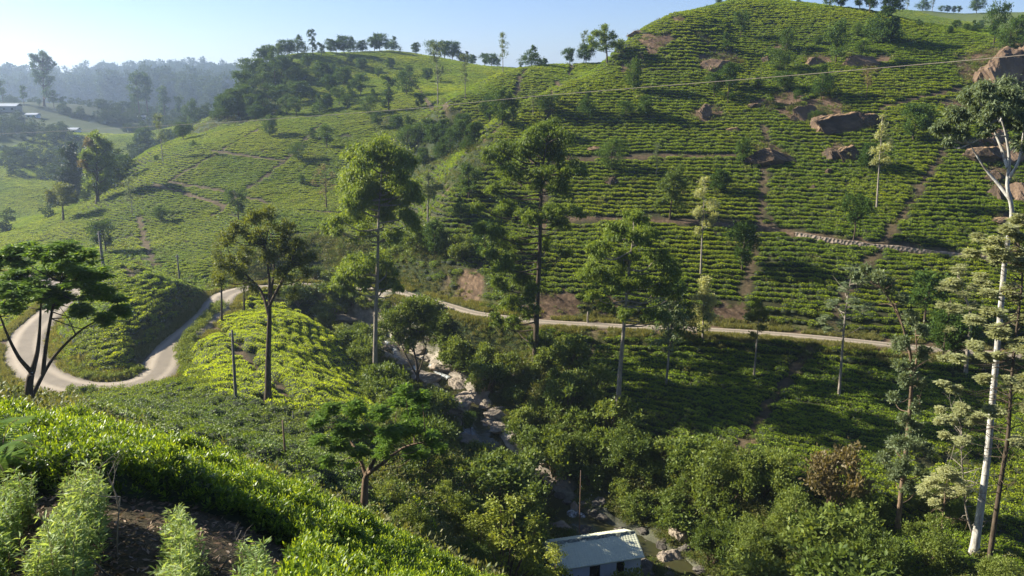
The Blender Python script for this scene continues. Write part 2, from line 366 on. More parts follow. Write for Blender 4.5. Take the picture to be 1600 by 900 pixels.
wood = soft_discs(GX, GY, WOODS) ; wood = np.maximum(wood, 1 - sstep(7, 10, _d['stream'])); wood = np.maximum(wood, sstep(330, 480, np.hypot(GX, GY)))
grass = 1 - sstep(2.3, 3.8, np.minimum(_d['road'], _d['loop'])); grass = np.maximum(grass, .8 * sstep(240, 300, np.hypot(GX, GY)))
na, nr = GX.shape
V = np.stack([GX, GY, GZ], 2).reshape(-1, 3)
i, j = np.meshgrid(np.arange(na - 1), np.arange(nr - 1), indexing='ij'); q = (i * nr + j).ravel()
FQ = np.stack([q, q + 1, q + nr + 1, q + nr], 1)[:, ::-1]
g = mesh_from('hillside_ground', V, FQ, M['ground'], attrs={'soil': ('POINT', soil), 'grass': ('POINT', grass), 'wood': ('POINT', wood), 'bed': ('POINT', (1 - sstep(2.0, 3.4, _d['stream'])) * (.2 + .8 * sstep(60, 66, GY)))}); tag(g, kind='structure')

# roads -----------------------------------------------------------
m, nt, out = mat('worn pale road'); n1 = noise(nt, .7, 6); n2 = noise(nt, 9, 8, .75)
ac = N(nt, 'ShaderNodeAttribute', attribute_name='across').outputs['Fac']; rut = math_(nt, 'ABSOLUTE', math_(nt, 'SUBTRACT', math_(nt, 'ABSOLUTE', ac), .45)); rut = ramp(nt, math_(nt, 'ADD', rut, math_(nt, 'MULTIPLY', n2, .22)), [(.16, (1, 1, 1)), (.34, (0, 0, 0))]); c = mix(nt, n1, (.14, .115, .085), (.30, .255, .195)); c = mix(nt, math_(nt, 'MULTIPLY', n2, .6), c, (.11, .09, .06)); c = mix(nt, math_(nt, 'MULTIPLY', rut, .55), c, (.40, .335, .25)); ed = math_(nt, 'ADD', math_(nt, 'ABSOLUTE', ac), math_(nt, 'MULTIPLY', n2, .35)); c = mix(nt, ramp(nt, ed, [(.98, (0, 0, 0)), (1.12, (1, 1, 1))]), c, (.10, .095, .04)); princ(nt, out, c, .9, bump(nt, n2, .5, .04)); M['road'] = m
def ribbon(name, L, hw, m, dz=.03, kind='structure', edge=.25, seed=0, crown=.03):
    T = np.gradient(L[:, :2], axis=0); T /= np.linalg.norm(T, axis=1)[:, None] + 1e-9; Nn = np.stack([-T[:, 1], T[:, 0]], 1)
    s = np.arange(len(L)); rows = []
    for k, t in enumerate(np.linspace(-1, 1, 7)):
        w = hw * t + np.sign(t) * (abs(t) > .9) * (vnoise(s / 3.0, s * 0 + k, seed) - .5) * edge * 2
        z = L[:, 2] + dz + crown * (1 - t * t)
        if k in (0, 6): z = z - .22
        rows.append(np.column_stack([L[:, 0] + Nn[:, 0] * w, L[:, 1] + Nn[:, 1] * w, z]))
    V = np.stack(rows, 1).reshape(-1, 3); n = len(L); acr = np.tile(np.linspace(-1, 1, 7), n)
    i, j = np.meshgrid(np.arange(n - 1), np.arange(6), indexing='ij'); q = (i * 7 + j).ravel()
    return tag(mesh_from(name, V, np.stack([q, q + 7, q + 8, q + 1], 1)[:, ::-1], m, attrs={'across': ('POINT', acr)}), kind=kind)
ribbon('road', L_ROAD, 1.0, M['road'], seed=1)
ribbon('road', L_LOOP, 2.15, M['road'], seed=2, edge=.4)
# ------------------------------------------------------------------ tea: bushes in rows along the contours
def leaf_quads(P, D, size, aspect=.45, droop=0, seed=0, fold=False, nrm=None):
    """rhombic blades at P pointing along D"""
    r = np.random.default_rng(seed); n = len(P)
    D = D / (np.linalg.norm(D, axis=1)[:, None] + 1e-9)
    if nrm is None: nrm = r.normal(size=(n, 3)); nrm[:, 2] = np.abs(nrm[:, 2]) + .6
    S = np.cross(D, nrm); S /= np.linalg.norm(S, axis=1)[:, None] + 1e-9
    L = (size * r.uniform(.7, 1.3, n))[:, None]
    a = P; b = P + D * L * .5 + S * L * aspect * .5; c = P + D * L; d = P + D * L * .5 - S * L * aspect * .5
    c = c - np.array([0, 0, 1]) * L * droop
    V = np.stack([a, b, c, d], 1).reshape(-1, 3); q = np.arange(n) * 4
    return V, np.stack([q, q + 1, q + 2, q + 3], 1)
def ico(sub):
    bm = __import__('bmesh').new(); __import__('bmesh').ops.create_icosphere(bm, subdivisions=sub, radius=1)
    V = np.array([v.co[:] for v in bm.verts]); Fc = np.array([[v.index for v in f.verts] for f in bm.faces]); bm.free(); return V, Fc
def join(parts):
    """parts = [(V, F, matindex, v attribute per face)] -> one vertex/face list"""
    Vs, Fs, mi, at = [], [], [], []; o = 0
    for V, Fc, m_, a in parts:
        Vs.append(V); Fs += [[int(i_) + o for i_ in f_] for f_ in Fc]; mi += [m_] * len(Fc); at += list(a if np.ndim(a) else [a] * len(Fc)); o += len(V)
    return np.vstack(Vs), Fs, mi, at
def noise3(P, s, seed): return fbm(P[:, 0] * s + P[:, 2] * s * .7 + seed, P[:, 1] * s - P[:, 2] * s * .6 + seed * 2, seed, 3)
def tea_bush(name, n, size, rx, ry, h, mats, seed):
    r = np.random.default_rng(seed)
    V, Fc = ico(3); V = V[:, :] * np.array([rx, ry, 1]); V[:, 2] = np.where(V[:, 2] > 0, np.abs(V[:, 2]) ** .55 * h, V[:, 2] * .25)
    V = V * (1 + noise3(V, 2.2, seed) * .45)[:, None] * .93
    t = r.uniform(0, 2 * np.pi, n); rr = np.sqrt(r.uniform(0, 1, n)); rr = rr ** .8
    x = rr * np.cos(t); y = rr * np.sin(t); z = h * (1 - rr ** 3.2 * .75) ; nx = np.stack([x * rx, y * ry, z], 1)
    nx = nx * (1 + noise3(nx, 2.2, seed) * .45)[:, None] + r.normal(size=(n, 3)) * .03
    D = np.stack([x * 1.1, y * 1.1, np.full(n, .75)], 1) + r.normal(size=(n, 3)) * .65; D[:, 2] = np.abs(D[:, 2]) * .8
    lv, lf = leaf_quads(nx, D, size, .55, 0, seed)
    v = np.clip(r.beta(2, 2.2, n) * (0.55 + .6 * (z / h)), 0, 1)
    VV, FF, mi, at = join([(V, Fc, 0, 0), (lv, lf, 1, v)])
    return mesh_from(name, VV, FF, mats, mi=mi, attrs={'v': ('FACE', at)}, link=False)
def coll(name, objs):
    c = bpy.data.collections.new(name)
    for o in objs: c.objects.link(o)
    return c
def scatter(name, P, rot, scl, c, label, cat, n_var, seed=0, kind='stuff'):
    me = bpy.data.meshes.new(name); me.vertices.add(len(P)); me.vertices.foreach_set('co', np.asarray(P, np.float32).ravel())
    a = me.attributes.new('rot', 'FLOAT_VECTOR', 'POINT'); a.data.foreach_set('vector', np.asarray(rot, np.float32).ravel())
    a = me.attributes.new('scl', 'FLOAT_VECTOR', 'POINT'); a.data.foreach_set('vector', np.asarray(scl, np.float32).ravel())
    a = me.attributes.new('idx', 'INT', 'POINT'); a.data.foreach_set('value', np.random.default_rng(seed).integers(0, n_var, len(P)).astype(np.int32))
    me.update(); o = bpy.data.objects.new(name, me); col.objects.link(o); tag(o, label, cat, kind=kind)
    ng = bpy.data.node_groups.new(name + ' growth', 'GeometryNodeTree')
    ng.interface.new_socket('Geometry', in_out='INPUT', socket_type='NodeSocketGeometry'); ng.interface.new_socket('Geometry', in_out='OUTPUT', socket_type='NodeSocketGeometry')
    gi = ng.nodes.new('NodeGroupInput'); go = ng.nodes.new('NodeGroupOutput'); ip = ng.nodes.new('GeometryNodeInstanceOnPoints'); ci = ng.nodes.new('GeometryNodeCollectionInfo')
    ci.inputs['Collection'].default_value = c; ci.inputs['Separate Children'].default_value = True; ci.inputs['Reset Children'].default_value = True
    def na(nm, t):
        x = ng.nodes.new('GeometryNodeInputNamedAttribute'); x.data_type = t; x.inputs['Name'].default_value = nm; return [s for s in x.outputs if s.enabled and s.name == 'Attribute'][0]
    l = ng.links.new
    l(gi.outputs[0], ip.inputs['Points']); l(ci.outputs[0], ip.inputs['Instance']); ip.inputs['Pick Instance'].default_value = True
    l(na('idx', 'INT'), ip.inputs['Instance Index']); l(na('scl', 'FLOAT_VECTOR'), ip.inputs['Scale'])
    e = ng.nodes.new('FunctionNodeEulerToRotation'); l(na('rot', 'FLOAT_VECTOR'), e.inputs[0]); l(e.outputs[0], ip.inputs['Rotation'])
    l(ip.outputs[0], go.inputs[0]); md = o.modifiers.new('growth', 'NODES'); md.node_group = ng
    return o
NV = 6
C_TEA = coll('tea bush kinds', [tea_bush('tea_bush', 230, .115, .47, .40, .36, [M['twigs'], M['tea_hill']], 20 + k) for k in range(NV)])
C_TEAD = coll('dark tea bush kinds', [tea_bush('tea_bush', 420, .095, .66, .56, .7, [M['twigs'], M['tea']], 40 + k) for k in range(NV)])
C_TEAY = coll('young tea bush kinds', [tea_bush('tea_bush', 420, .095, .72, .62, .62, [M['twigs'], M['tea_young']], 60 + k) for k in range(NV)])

def rows(x0, x1, y0, y1, step, row=1.18, along=.85, seed=1):
    r = np.random.default_rng(seed)
    x, y = np.meshgrid(np.arange(x0, x1, step), np.arange(y0, y1, step)); x = x.ravel() + r.uniform(-.5, .5, x.size) * step; y = y.ravel() + r.uniform(-.5, .5, y.size) * step
    px, py = proj(x, y, Hb(x, y)); k = (px > -260) & (px < 1860) & (y > 3); x = x[k]; y = y[k]
    e = 4.0
    def grad(x, y): return (Hb(x + e, y) - Hb(x - e, y)) / (2 * e), (Hb(x, y + e) - Hb(x, y - e)) / (2 * e)
    gx, gy = grad(x, y); s = np.hypot(gx, gy)
    qs = np.exp(np.round(np.log(np.clip(s, .06, 1.2)) / math.log(1.35)) * math.log(1.35)); dz = row * qs
    for _ in range(4):
        z = Hb(x, y); lv = np.round(z / dz); e = .5; gx, gy = grad(x, y); g2 = gx * gx + gy * gy + 1e-4
        t = np.clip((lv * dz - z) / g2, -3, 3); x = x + gx * t; y = y + gy * t
    z = Hb(x, y); ok = np.abs(z - np.round(z / dz) * dz) < .15 * dz; x = x[ok]; y = y[ok]; lv = np.round(z[ok] / dz[ok]); gx = gx[ok]; gy = gy[ok]; qs = qs[ok]
    th = np.arctan2(gx, -gy)      # direction along the row
    # coordinate along the row, then keep one per cell
    key = np.stack([np.round(x / (along * .8)), np.round(y / (along * .8))], 1).astype(np.int64)
    u = (key[:, 0] * 100003 + key[:, 1]); _, first = np.unique(u, return_index=True)
    x, y, th, lv, qs = x[first], y[first], th[first], lv[first], qs[first]
    # drop neighbours that crowd each other
    o = np.argsort(lv + qs * 1000); alive = np.ones(len(x), bool); cell = {}
    c = along * .82
    kx = np.floor(x / c).astype(int); ky = np.floor(y / c).astype(int)
    for n in range(len(x)):
        a, b = kx[n], ky[n]; bad = False
        for i in (a - 1, a, a + 1):
            for j in (b - 1, b, b + 1):
                for q in cell.get((i, j), ()):
                    if (x[n] - x[q]) ** 2 + (y[n] - y[q]) ** 2 < c * c: bad = True; break
                if bad: break
            if bad: break
        if bad: alive[n] = False
        else: cell.setdefault((a, b), []).append(n)
    return x[alive], y[alive], th[alive]
def keep(x, y):
    m = np.ones(len(x), bool)
    for L, r in ((L_ROAD, 2.6), (L_LOOP, 2.8), (L_STREAM, 7.5), (PATH2, .8)): m &= dline(x, y, L)[0] > r
    for L in DRAINS: m &= dline(x, y, L)[0] > .62
    for L in SOILP: m &= dline(x, y, L)[0] > .6
    m &= ~inside_any(x, y, SOILD) & ~inside_any(x, y, BAREROCK) & ~inside_any(x, y, WOODS)
    m &= fbm(x / 5, y / 5, 300, 3) > -.31
    return m
def in_poly(px, py, P):
    c = np.zeros(px.shape, bool); n = len(P)
    for i in range(n):
        x1, y1 = P[i]; x2, y2 = P[(i + 1) % n]
        k = ((y1 > py) != (y2 > py)) & (px < (x2 - x1) * (py - y1) / (y2 - y1 + 1e-12) + x1); c ^= k
    return c
def place(name, x, y, th, c, label, cat='tea bushes', sx=1.0, sz=1.0, seed=3, sink=0.05):
    r = np.random.default_rng(seed); n = len(x); z = H(x, y) - sink
    e = .8; gx = (H(x + e, y) - H(x - e, y)) / (2 * e); gy = (H(x, y + e) - H(x, y - e)) / (2 * e)
    rot = np.stack([np.arctan(gy * np.cos(th) * .5 - gx * np.sin(th) * .5), np.zeros(n), th + r.choice([0, np.pi], n) + r.normal(0, .12, n)], 1)
    s = r.uniform(.82, 1.18, n) * sx; scl = np.stack([s * r.uniform(1.1, 1.5, n), s, s * r.uniform(.85, 1.15, n) * sz], 1)
    return scatter(name, np.stack([x, y, z], 1), rot, scl, c, label, cat, NV, seed)
def fields():
    x, y, th = rows(-190, 150, 42, 345, .45, row=.77, along=.63)
    k = keep(x, y); x, y, th = x[k], y[k], th[k]
    z = H(x, y); px, py = proj(x, y, z)
    knoll = in_poly(px, py, [(60, 400), (170, 395), (330, 450), (330, 480), (250, 600), (60, 600)]) & (y < 101) & (x < -30)
    bright = (in_poly(px, py, [(285, 500), (350, 455), (430, 455), (520, 500), (600, 600), (580, 680), (300, 700)]) & (y < 97) & (y > 56)) | (in_poly(px,py,[(640,690),(740,690),(800,800),(640,830)])&(y<62))
    dark = (y < 80) & (px < 640) & ~bright & ~knoll
    far = (px < 700) & (y > 104) & ~knoll
    lower = ~knoll & ~bright & ~dark & ~far & (y < 10 + 80)
    d, _ = dline(x, y, L_ROAD)
    # side of the road: compare with road depth at same bearing
    b = np.arctan2(x, y); rb = np.arctan2(L_ROAD[:, 0], L_ROAD[:, 1]); yr = np.interp(b, rb, L_ROAD[:, 1])
    rest = ~knoll & ~bright & ~dark & ~far; lower = rest & (y < yr); upper = rest & ~lower
    mid = upper & (y > 150) & (px < 935); upper &= ~mid; big = far & (y > 230)
    fl = far & ~big
    # thin out the valley below the road where shrubs take over
    rav = fbm(x / 6, y / 6, 55, 3) > -.5 + .7 * (1 - sstep(8, 13, dline(x, y, L_STREAM)[0])); lower &= rav
    lower &= True
    out = [('tea_bushes', upper, C_TEA, 'rows of dark green tea bushes on the steep right hillside above the lower road', 1, 1),
           ('tea_bushes', lower, C_TEA, 'tea rows in the shaded slope between the thin road and the stream shrubs', 1, 1),
           ('tea_bushes', mid, C_TEA, 'tea rows on the small rounded spur behind the big right hill', 1, 1),
           ('tea_bushes', fl, C_TEA, 'yellow green tea rows on the wide slope at the foot of the left hill', 1, .8),
           ('tea_bushes', big, C_TEA, 'pale hazy tea rows near the tree lined crest of the left hill', 1, .8),
           ('tea_bushes', knoll, C_TEA, 'tea bushes covering the round knoll inside the road bend', 1.08, 1)]
    for n_, m_, c_, l_, s_, q_ in out: place(n_, x[m_], y[m_], th[m_], c_, l_, sx=s_, sz=q_)
    # closely planted near fields
    x, y, th = rows(-70, 0, 18, 98, .5, row=1.0, along=.74, seed=5)
    k = keep(x, y); x, y, th = x[k], y[k], th[k]; z = H(x, y); px, py = proj(x, y, z)
    bright = (in_poly(px, py, [(285, 500), (350, 455), (430, 455), (520, 500), (610, 600), (590, 670), (520, 700), (430, 650), (300, 610)]) & (y < 97) & (y > 54.5)) | (in_poly(px, py, [(640, 690), (740, 690), (800, 800), (640, 830)]) & (y < 62))
    dark = ~bright & (y > 24) & (py > 600) & (px > 100) & (px < 640) & (y < 66)
    place('tea_bushes', x[bright], y[bright], th[bright], C_TEAY, 'bright yellow green tea field between the road bend and the stream', seed=8)
    place('tea_bushes', x[dark], y[dark], th[dark], C_TEAD, 'dark green tea field behind the foreground hedge', seed=9)
fields()
# ------------------------------------------------------------------ trees
def bark(name, a, b, sc_=3.0):
    m, nt, out = mat(name); tc = nt.nodes.new('ShaderNodeTexCoord'); mp = nt.nodes.new('ShaderNodeMapping'); mp.inputs['Scale'].default_value = (1, 1, .25); nt.links.new(tc.outputs['Object'], mp.inputs[0])
    n = noise(nt, sc_ * 2, 7, .7, mp.outputs[0]); princ(nt, out, ramp(nt, n, [(.32, a), (.62, b)]), .9, bump(nt, n, .8, .05), .2); return m
M['bark_dark'] = bark('dark bark', (.025, .018, .012), (.10, .075, .05))
M['bark_brown'] = bark('brown bark', (.06, .04, .025), (.20, .14, .09))
M['bark_grey'] = bark('grey bark', (.10, .085, .065), (.30, .26, .21))
M['bark_white'] = bark('pale eucalyptus bark', (.16, .13, .10), (.52, .51, .46), 2.2)
M['euc'] = leaf_mat('eucalyptus leaf', (.04, .07, .010), (.14, .20, .026), (.31, .36, .06), .4)
M['euc_grey'] = leaf_mat('grey green leaf', (.05, .075, .03), (.13, .17, .08), (.28, .31, .18), .3)
M['pale'] = leaf_mat('silver oak leaf', (.18, .20, .09), (.38, .40, .20), (.55, .55, .32), .45, tboost=1.15)
M['olive'] = leaf_mat('olive leaf', (.05, .065, .014), (.125, .15, .028), (.25, .26, .055), .42)
M['frond'] = leaf_mat('feathery leaf', (.04, .085, .01), (.12, .21, .02), (.26, .36, .04), .5)
M['shrub'] = leaf_mat('shrub leaf', (.035, .062, .012), (.105, .15, .025), (.23, .27, .065), .33)
M['shrub_lt'] = leaf_mat('light shrub leaf', (.055, .085, .018), (.145, .19, .035), (.28, .31, .09), .36)
M['dark'] = leaf_mat('dark crown leaf', (.018, .042, .010), (.055, .10, .02), (.12, .17, .045), .28, rough=.75, spec=.08)
M['mid'] = leaf_mat('middle green leaf', (.022, .050, .012), (.065, .115, .022), (.145, .19, .045), .28, rough=.7, spec=.1)
M['far_leaf'] = leaf_mat('far wood leaf', (.03, .05, .02), (.06, .09, .03), (.10, .13, .05), .2, rough=.9, spec=.0)
M['conif'] = leaf_mat('needle leaf', (.012, .026, .012), (.03, .055, .022), (.06, .09, .035), .2)
M['rust'] = leaf_mat('rusty leaf', (.085, .075, .035), (.16, .13, .06), (.28, .21, .115), .35)
M['yellow'] = leaf_mat('yellow green leaf', (.10, .13, .02), (.24, .28, .04), (.40, .40, .08), .45)

def tube(P, r, n=6):
    P = np.asarray(P, float); r = np.asarray(r, float); T = np.gradient(P, axis=0); T /= np.linalg.norm(T, axis=1)[:, None] + 1e-9
    up = np.where(np.abs(T[:, 2:3]) > .9, np.array([[1., 0, 0]]), np.array([[0, 0, 1.]])); A = np.cross(T, up); A /= np.linalg.norm(A, axis=1)[:, None] + 1e-9; B = np.cross(T, A)
    a = np.arange(n) * 2 * np.pi / n
    V = P[:, None] + r[:, None, None] * (A[:, None] * np.cos(a)[None, :, None] + B[:, None] * np.sin(a)[None, :, None]); V = V.reshape(-1, 3); m = len(P)
    i, j = np.meshgrid(np.arange(m - 1), np.arange(n), indexing='ij'); i = i.ravel(); j = j.ravel(); k = (j + 1) % n
    return V, np.stack([i * n + j, i * n + k, (i + 1) * n + k, (i + 1) * n + j], 1)
def curve(pts, n=12):
    L = dense(pts, 1e9) if len(pts) > 2 else np.asarray(pts, float)
    P = np.array(pts, float); P = np.vstack([2 * P[0] - P[1], P, 2 * P[-1] - P[-2]]); out = []
    for i in range(1, len(P) - 2):
        t = np.linspace(0, 1, n, endpoint=False)[:, None]; a, b, c, d = P[i - 1], P[i], P[i + 1], P[i + 2]
        out.append(.5 * ((2 * b) + (c - a) * t + (2 * a - 5 * b + 4 * c - d) * t ** 2 + (3 * b - a - 3 * c + d) * t ** 3))
    out.append(P[-2][None]); return np.vstack(out)
class Tubes:
    def __init__(s): s.V = []; s.F = []; s.o = 0
    def add(s, P, r, n=6):
        V, Fc = tube(P, r, n); s.V.append(V); s.F.append(Fc + s.o); s.o += len(V)
    def get(s): return np.vstack(s.V), np.vstack(s.F)
def puffs(C, Rr, n, size, style, rr, aspect=.42, flat=.75, nsub=9, tubes=None, twig=.015):
    """leaves of one lobe: sub-clusters spread over its upper shell"""
    K = nsub; d = rr.normal(size=(K, 3)); d /= np.linalg.norm(d, axis=1)[:, None]; d[:, 2] = np.where(d[:, 2] < -.65, -d[:, 2], d[:, 2])
    rad = Rr * rr.uniform(.35, .95, K)[:, None]; c = C + d * rad * np.array([1, 1, flat])
    if tubes is not None:
        for k in range(0, K, 2):
            mid = (C + c[k]) / 2 + rr.normal(size=3) * Rr * .08; tubes.add(np.array([C - [0, 0, Rr * .25], mid, c[k]]), [twig, twig * .7, twig * .3], 4)
    m = max(1, n // K); idx = np.repeat(np.arange(K), m); s = Rr * rr.uniform(.32, .52, K)[idx]
    q = rr.normal(size=(len(idx), 3)); q /= np.linalg.norm(q, axis=1)[:, None]; q = q * np.clip(np.abs(rr.normal(0, .62, len(idx))) + .12, 0, 1.7)[:, None]
    if style == 'frond': q[:, 2] *= .28
    P = c[idx] + q * s[:, None] * np.array([1.1, 1.1, .75])
    if style == 'droop': D = q * .6 + rr.normal(size=P.shape) * .45; D[:, 2] -= .75
    elif style == 'frond': D = q * 1.2 + rr.normal(size=P.shape) * .5; D[:, 2] *= .25; D[:, 2] -= .12
    elif style == 'wispy': D = q * .8 + rr.normal(size=P.shape) * .55; D[:, 2] += .25
    else: D = q + rr.normal(size=P.shape) * .55; D[:, 2] += .3
    nr = rr.normal(size=P.shape) * (.45 if style != 'droop' else 1.0); nr[:, 2] = np.abs(nr[:, 2]) + (.9 if style == 'frond' else .45)
    V, Fc = leaf_quads(P, D, size, aspect, .12 if style in ('droop',) else 0, int(rr.integers(1e6)), nrm=nr)
    tone = np.clip(rr.beta(2, 2, len(P)) * .75 + rr.normal(0, .10, K)[idx] + .12, 0, 1)
    return V, Fc, tone
def big_tree(name, label, cat, base, trunkpx, lobes, Y=None, leaf='euc', bk='bark_grey', r0=.28, n=900, size=.3, style='droop', aspect=.35, seed=1, depth=.8, twin=1.0, group=None, lobe2=None, stems=None, twig=.02, nsub=9, branch_r=.09, extra_bare=0, fill=.5):
    """a tree whose trunk and leaf masses follow the photograph, spread in depth around the trunk"""
    rr = np.random.default_rng(seed)
    b = hit(*base) if Y is None else PT(base[0], base[1], Y); Y0 = b[1]
    gz = float(H(b[0], b[1])); root = empty(name, (b[0], b[1], gz)); tag(root, label, cat, group); o = np.array([b[0], b[1], gz])
    T = [np.array([b[0], b[1], min(gz, b[2]) - .4])] + [np.array(PT(x, y, Y0 + (dy if len(t_) > 2 else 0))) for t_ in trunkpx for x, y, dy in [(t_[0], t_[1], t_[2] if len(t_) > 2 else 0)]]
    C = curve(T, 8); tb = Tubes(); L = np.linspace(0, 1, len(C)); H0 = C[-1][2] - C[0][2]
    tb.add(C - o, r0 * (1 - L * .82) * (1 + .6 * np.exp(-L * 25)), 9); stemc = [C]
    for s in (stems or []):
        S = [np.array(PT(x, y, Y0 + dy)) for x, y, dy in s]; Sc = curve(S, 6); l = np.linspace(0, 1, len(Sc)); tb.add(Sc - o, r0 * .5 * (1 - .75 * l), 7); stemc.append(Sc)
    SP = np.vstack(stemc)
    xs = np.array([l[0] for l in lobes]); cx = (xs.min() + xs.max()) / 2; W = (xs.max() - xs.min()) / 2 + 1; k = Y0 / F
    parts = []; parts2 = []; cen = []
    for li, lb in enumerate(lobes):
        px, py, r = lb[:3]; reps = 1 + (rr.uniform() < twin)
        for q in range(reps):
            dd = W * k * depth * math.sqrt(max(.08, 1 - ((px - cx) / (W * 1.1)) ** 2)) * rr.uniform(-1, 1)
            r = r * (1.0 + .2 * rr.uniform()) if not q else r; p = np.array(PT(px + (rr.normal() * r * .4 if q else 0), py + (rr.normal() * r * .35 if q else 0), Y0 + dd)); Rr = r * k * (1 if not q else .85)
            # branch: leaves the stem lower down
            dst = np.linalg.norm(SP - p, axis=1) + np.where(SP[:, 2] > p[2] - Rr * .6, 4 * Rr, 0) ; a = SP[int(np.argmin(dst))]
            mid = a * .45 + p * .55 + np.array([0, 0, -.12 * np.linalg.norm(p - a)]) + rr.normal(size=3) * Rr * .15
            br = curve([a, mid, p], 5); tb.add(br - o, branch_r * np.linspace(1, .3, len(br)) * (.6 + Rr / 2), 5)
            V, Fc, v = puffs(p - o, Rr, int(n * (r / 20) ** 1.6), size, style, rr, aspect, .95, nsub, tb, twig)
            cen.append((p, Rr, li))
            (parts2 if (lobe2 and li in lobe2) else parts).append((V, Fc, 0, v))
    for i_ in range(len(cen)):
        for j_ in range(i_):
            dd_ = np.linalg.norm(cen[i_][0] - cen[j_][0]); rs = cen[i_][1] + cen[j_][1]
            if fill and .35 * rs < dd_ < 1.05 * rs and rr.uniform() < fill:
                q_ = (cen[i_][0] + cen[j_][0]) / 2 + rr.normal(size=3) * rs * .12; R_ = rs * .33; V, Fc, v = puffs(q_ - o, R_, int(n * .5 * (R_ / k / 20) ** 1.6), size, style, rr, aspect, .9, 6, None, twig); (parts2 if (lobe2 and cen[i_][2] in lobe2) else parts).append((V, Fc, 0, v))
    for _ in range(extra_bare):
        a = SP[int(rr.integers(len(SP) // 5, len(SP)))]; d = rr.normal(size=3); d[2] = abs(d[2]) * .5; d /= np.linalg.norm(d); Ln = rr.uniform(.8, 2.2)
        P_ = [a, a + d * Ln * .5 + rr.normal(size=3) * .15, a + d * Ln + rr.normal(size=3) * .25 + [0, 0, .3]]; c_ = curve(P_, 4); tb.add(c_ - o, np.linspace(.035, .008, len(c_)), 4)
        for _k in range(2):
            e = c_[int(rr.integers(2, len(c_)))]; e2 = e + rr.normal(size=3) * .5; tb.add(np.array([e, (e + e2) / 2 + .05, e2]) - o, [.014, .01, .004], 3)
    V, Fc = tb.get(); mesh_from('trunk', V, Fc, M[bk], root)
    V, Fc, mi, at = fast_join(parts); mesh_from('crown', V, Fc, M[leaf], root, attrs={'v': ('FACE', at)}, smooth=False)
    if parts2: V, Fc, mi, at = fast_join(parts2); mesh_from('crown', V, Fc, M[lobe2['mat']], root, attrs={'v': ('FACE', at)}, smooth=False)
    return root
def fast_join(parts):
    o = 0; Vs = []; Fs = []; at = []
    for V, Fc, m_, a in parts: Vs.append(V); Fs.append(Fc + o); at.append(a); o += len(V)
    return np.vstack(Vs), np.vstack(Fs), None, np.concatenate(at)

big_tree('eucalyptus_tree', 'domed crown eucalyptus with a lower leafy tier, leftmost of three tall ones by the stream', 'tree', (585, 604), [(587, 500), (590, 410), (592, 330), (597, 262)],
    [(600, 240, 24), (572, 252, 22), (628, 258, 21), (550, 282, 24), (588, 286, 26), (622, 296, 25), (645, 306, 20), (558, 322, 22), (598, 330, 24), (640, 338, 18), (533, 345, 18), (568, 362, 17), (612, 366, 15), (525, 360, 10), (560, 300, 20), (606, 268, 22), (545, 418, 20), (575, 416, 20), (604, 420, 19), (530, 438, 16), (600, 446, 12), (562, 446, 12), (615, 440, 10)],
    bk='bark_grey', r0=.27, seed=3, n=1700, size=.27)
big_tree('eucalyptus_tree', 'tallest eucalyptus with ragged layered crown and dark trunk, in the middle of the view', 'tree', (836, 570), [(839, 480), (843, 400), (845, 320), (848, 262), (856, 215)],
    [(856, 205, 20), (832, 214, 17), (880, 214, 16), (790, 238, 20), (820, 240, 21), (860, 240, 22), (895, 262, 14), (765, 246, 14), (800, 276, 21), (840, 284, 18), (876, 292, 18), (910, 264, 10), (772, 296, 12), (790, 328, 19), (820, 340, 17), (862, 335, 18), (893, 328, 12), (775, 366, 17), (808, 382, 19), (850, 380, 15), (884, 396, 10), (790, 415, 19), (815, 432, 17), (768, 398, 12), (782, 450, 16), (800, 474, 16), (880, 352, 12), (746, 325, 10), (752, 356, 11), (832, 455, 13), (800, 506, 13), (776, 496, 12), (826, 490, 10), (845, 415, 12)],
    bk='bark_dark', r0=.32, seed=5, n=1700, size=.26)
big_tree('eucalyptus_tree', 'umbrella crowned eucalyptus on the slope, rightmost of three tall ones by the stream', 'tree', (964, 662), [(969, 580), (975, 510), (982, 430), (989, 372)],
    [(990, 346, 17), (962, 364, 18), (1010, 368, 20), (940, 393, 18), (980, 396, 20), (1024, 406, 19), (1046, 434, 15), (924, 428, 17), (958, 436, 20), (1000, 444, 19), (1034, 456, 16), (920, 458, 11), (948, 476, 13), (1056, 462, 10), (1015, 484, 13), (975, 492, 11), (1040, 494, 11), (1000, 372, 16)],
    bk='bark_grey', r0=.27, seed=8, n=1700, size=.25)
big_tree('olive_crowned_tree', 'slender tree with open olive brown crown standing in the bright tea field', 'tree', (418, 627), [(419, 560), (421, 495), (421, 440), (414, 382)],
    [(395, 343, 15), (420, 338, 15), (445, 358, 15), (370, 358, 15), (405, 373, 17), (440, 383, 17), (468, 385, 13), (355, 383, 13), (385, 398, 15), (350, 413, 14), (420, 408, 14), (460, 413, 17), (485, 402, 10), (375, 428, 14), (345, 440, 11), (450, 438, 14), (478, 430, 10), (430, 458, 12), (458, 464, 10), (395, 452, 9)],
    leaf='olive', bk='bark_dark', r0=.26, seed=11, n=900, size=.2, style='wispy', aspect=.4, stems=[[(421, 495, 0), (408, 455, 1), (385, 430, 1), (365, 405, 1)], [(420, 480, 0), (440, 440, -1), (455, 410, -1), (462, 390, -1)], [(421, 470, 0), (428, 420, 1), (425, 370, 1)]], twig=.012, branch_r=.05)
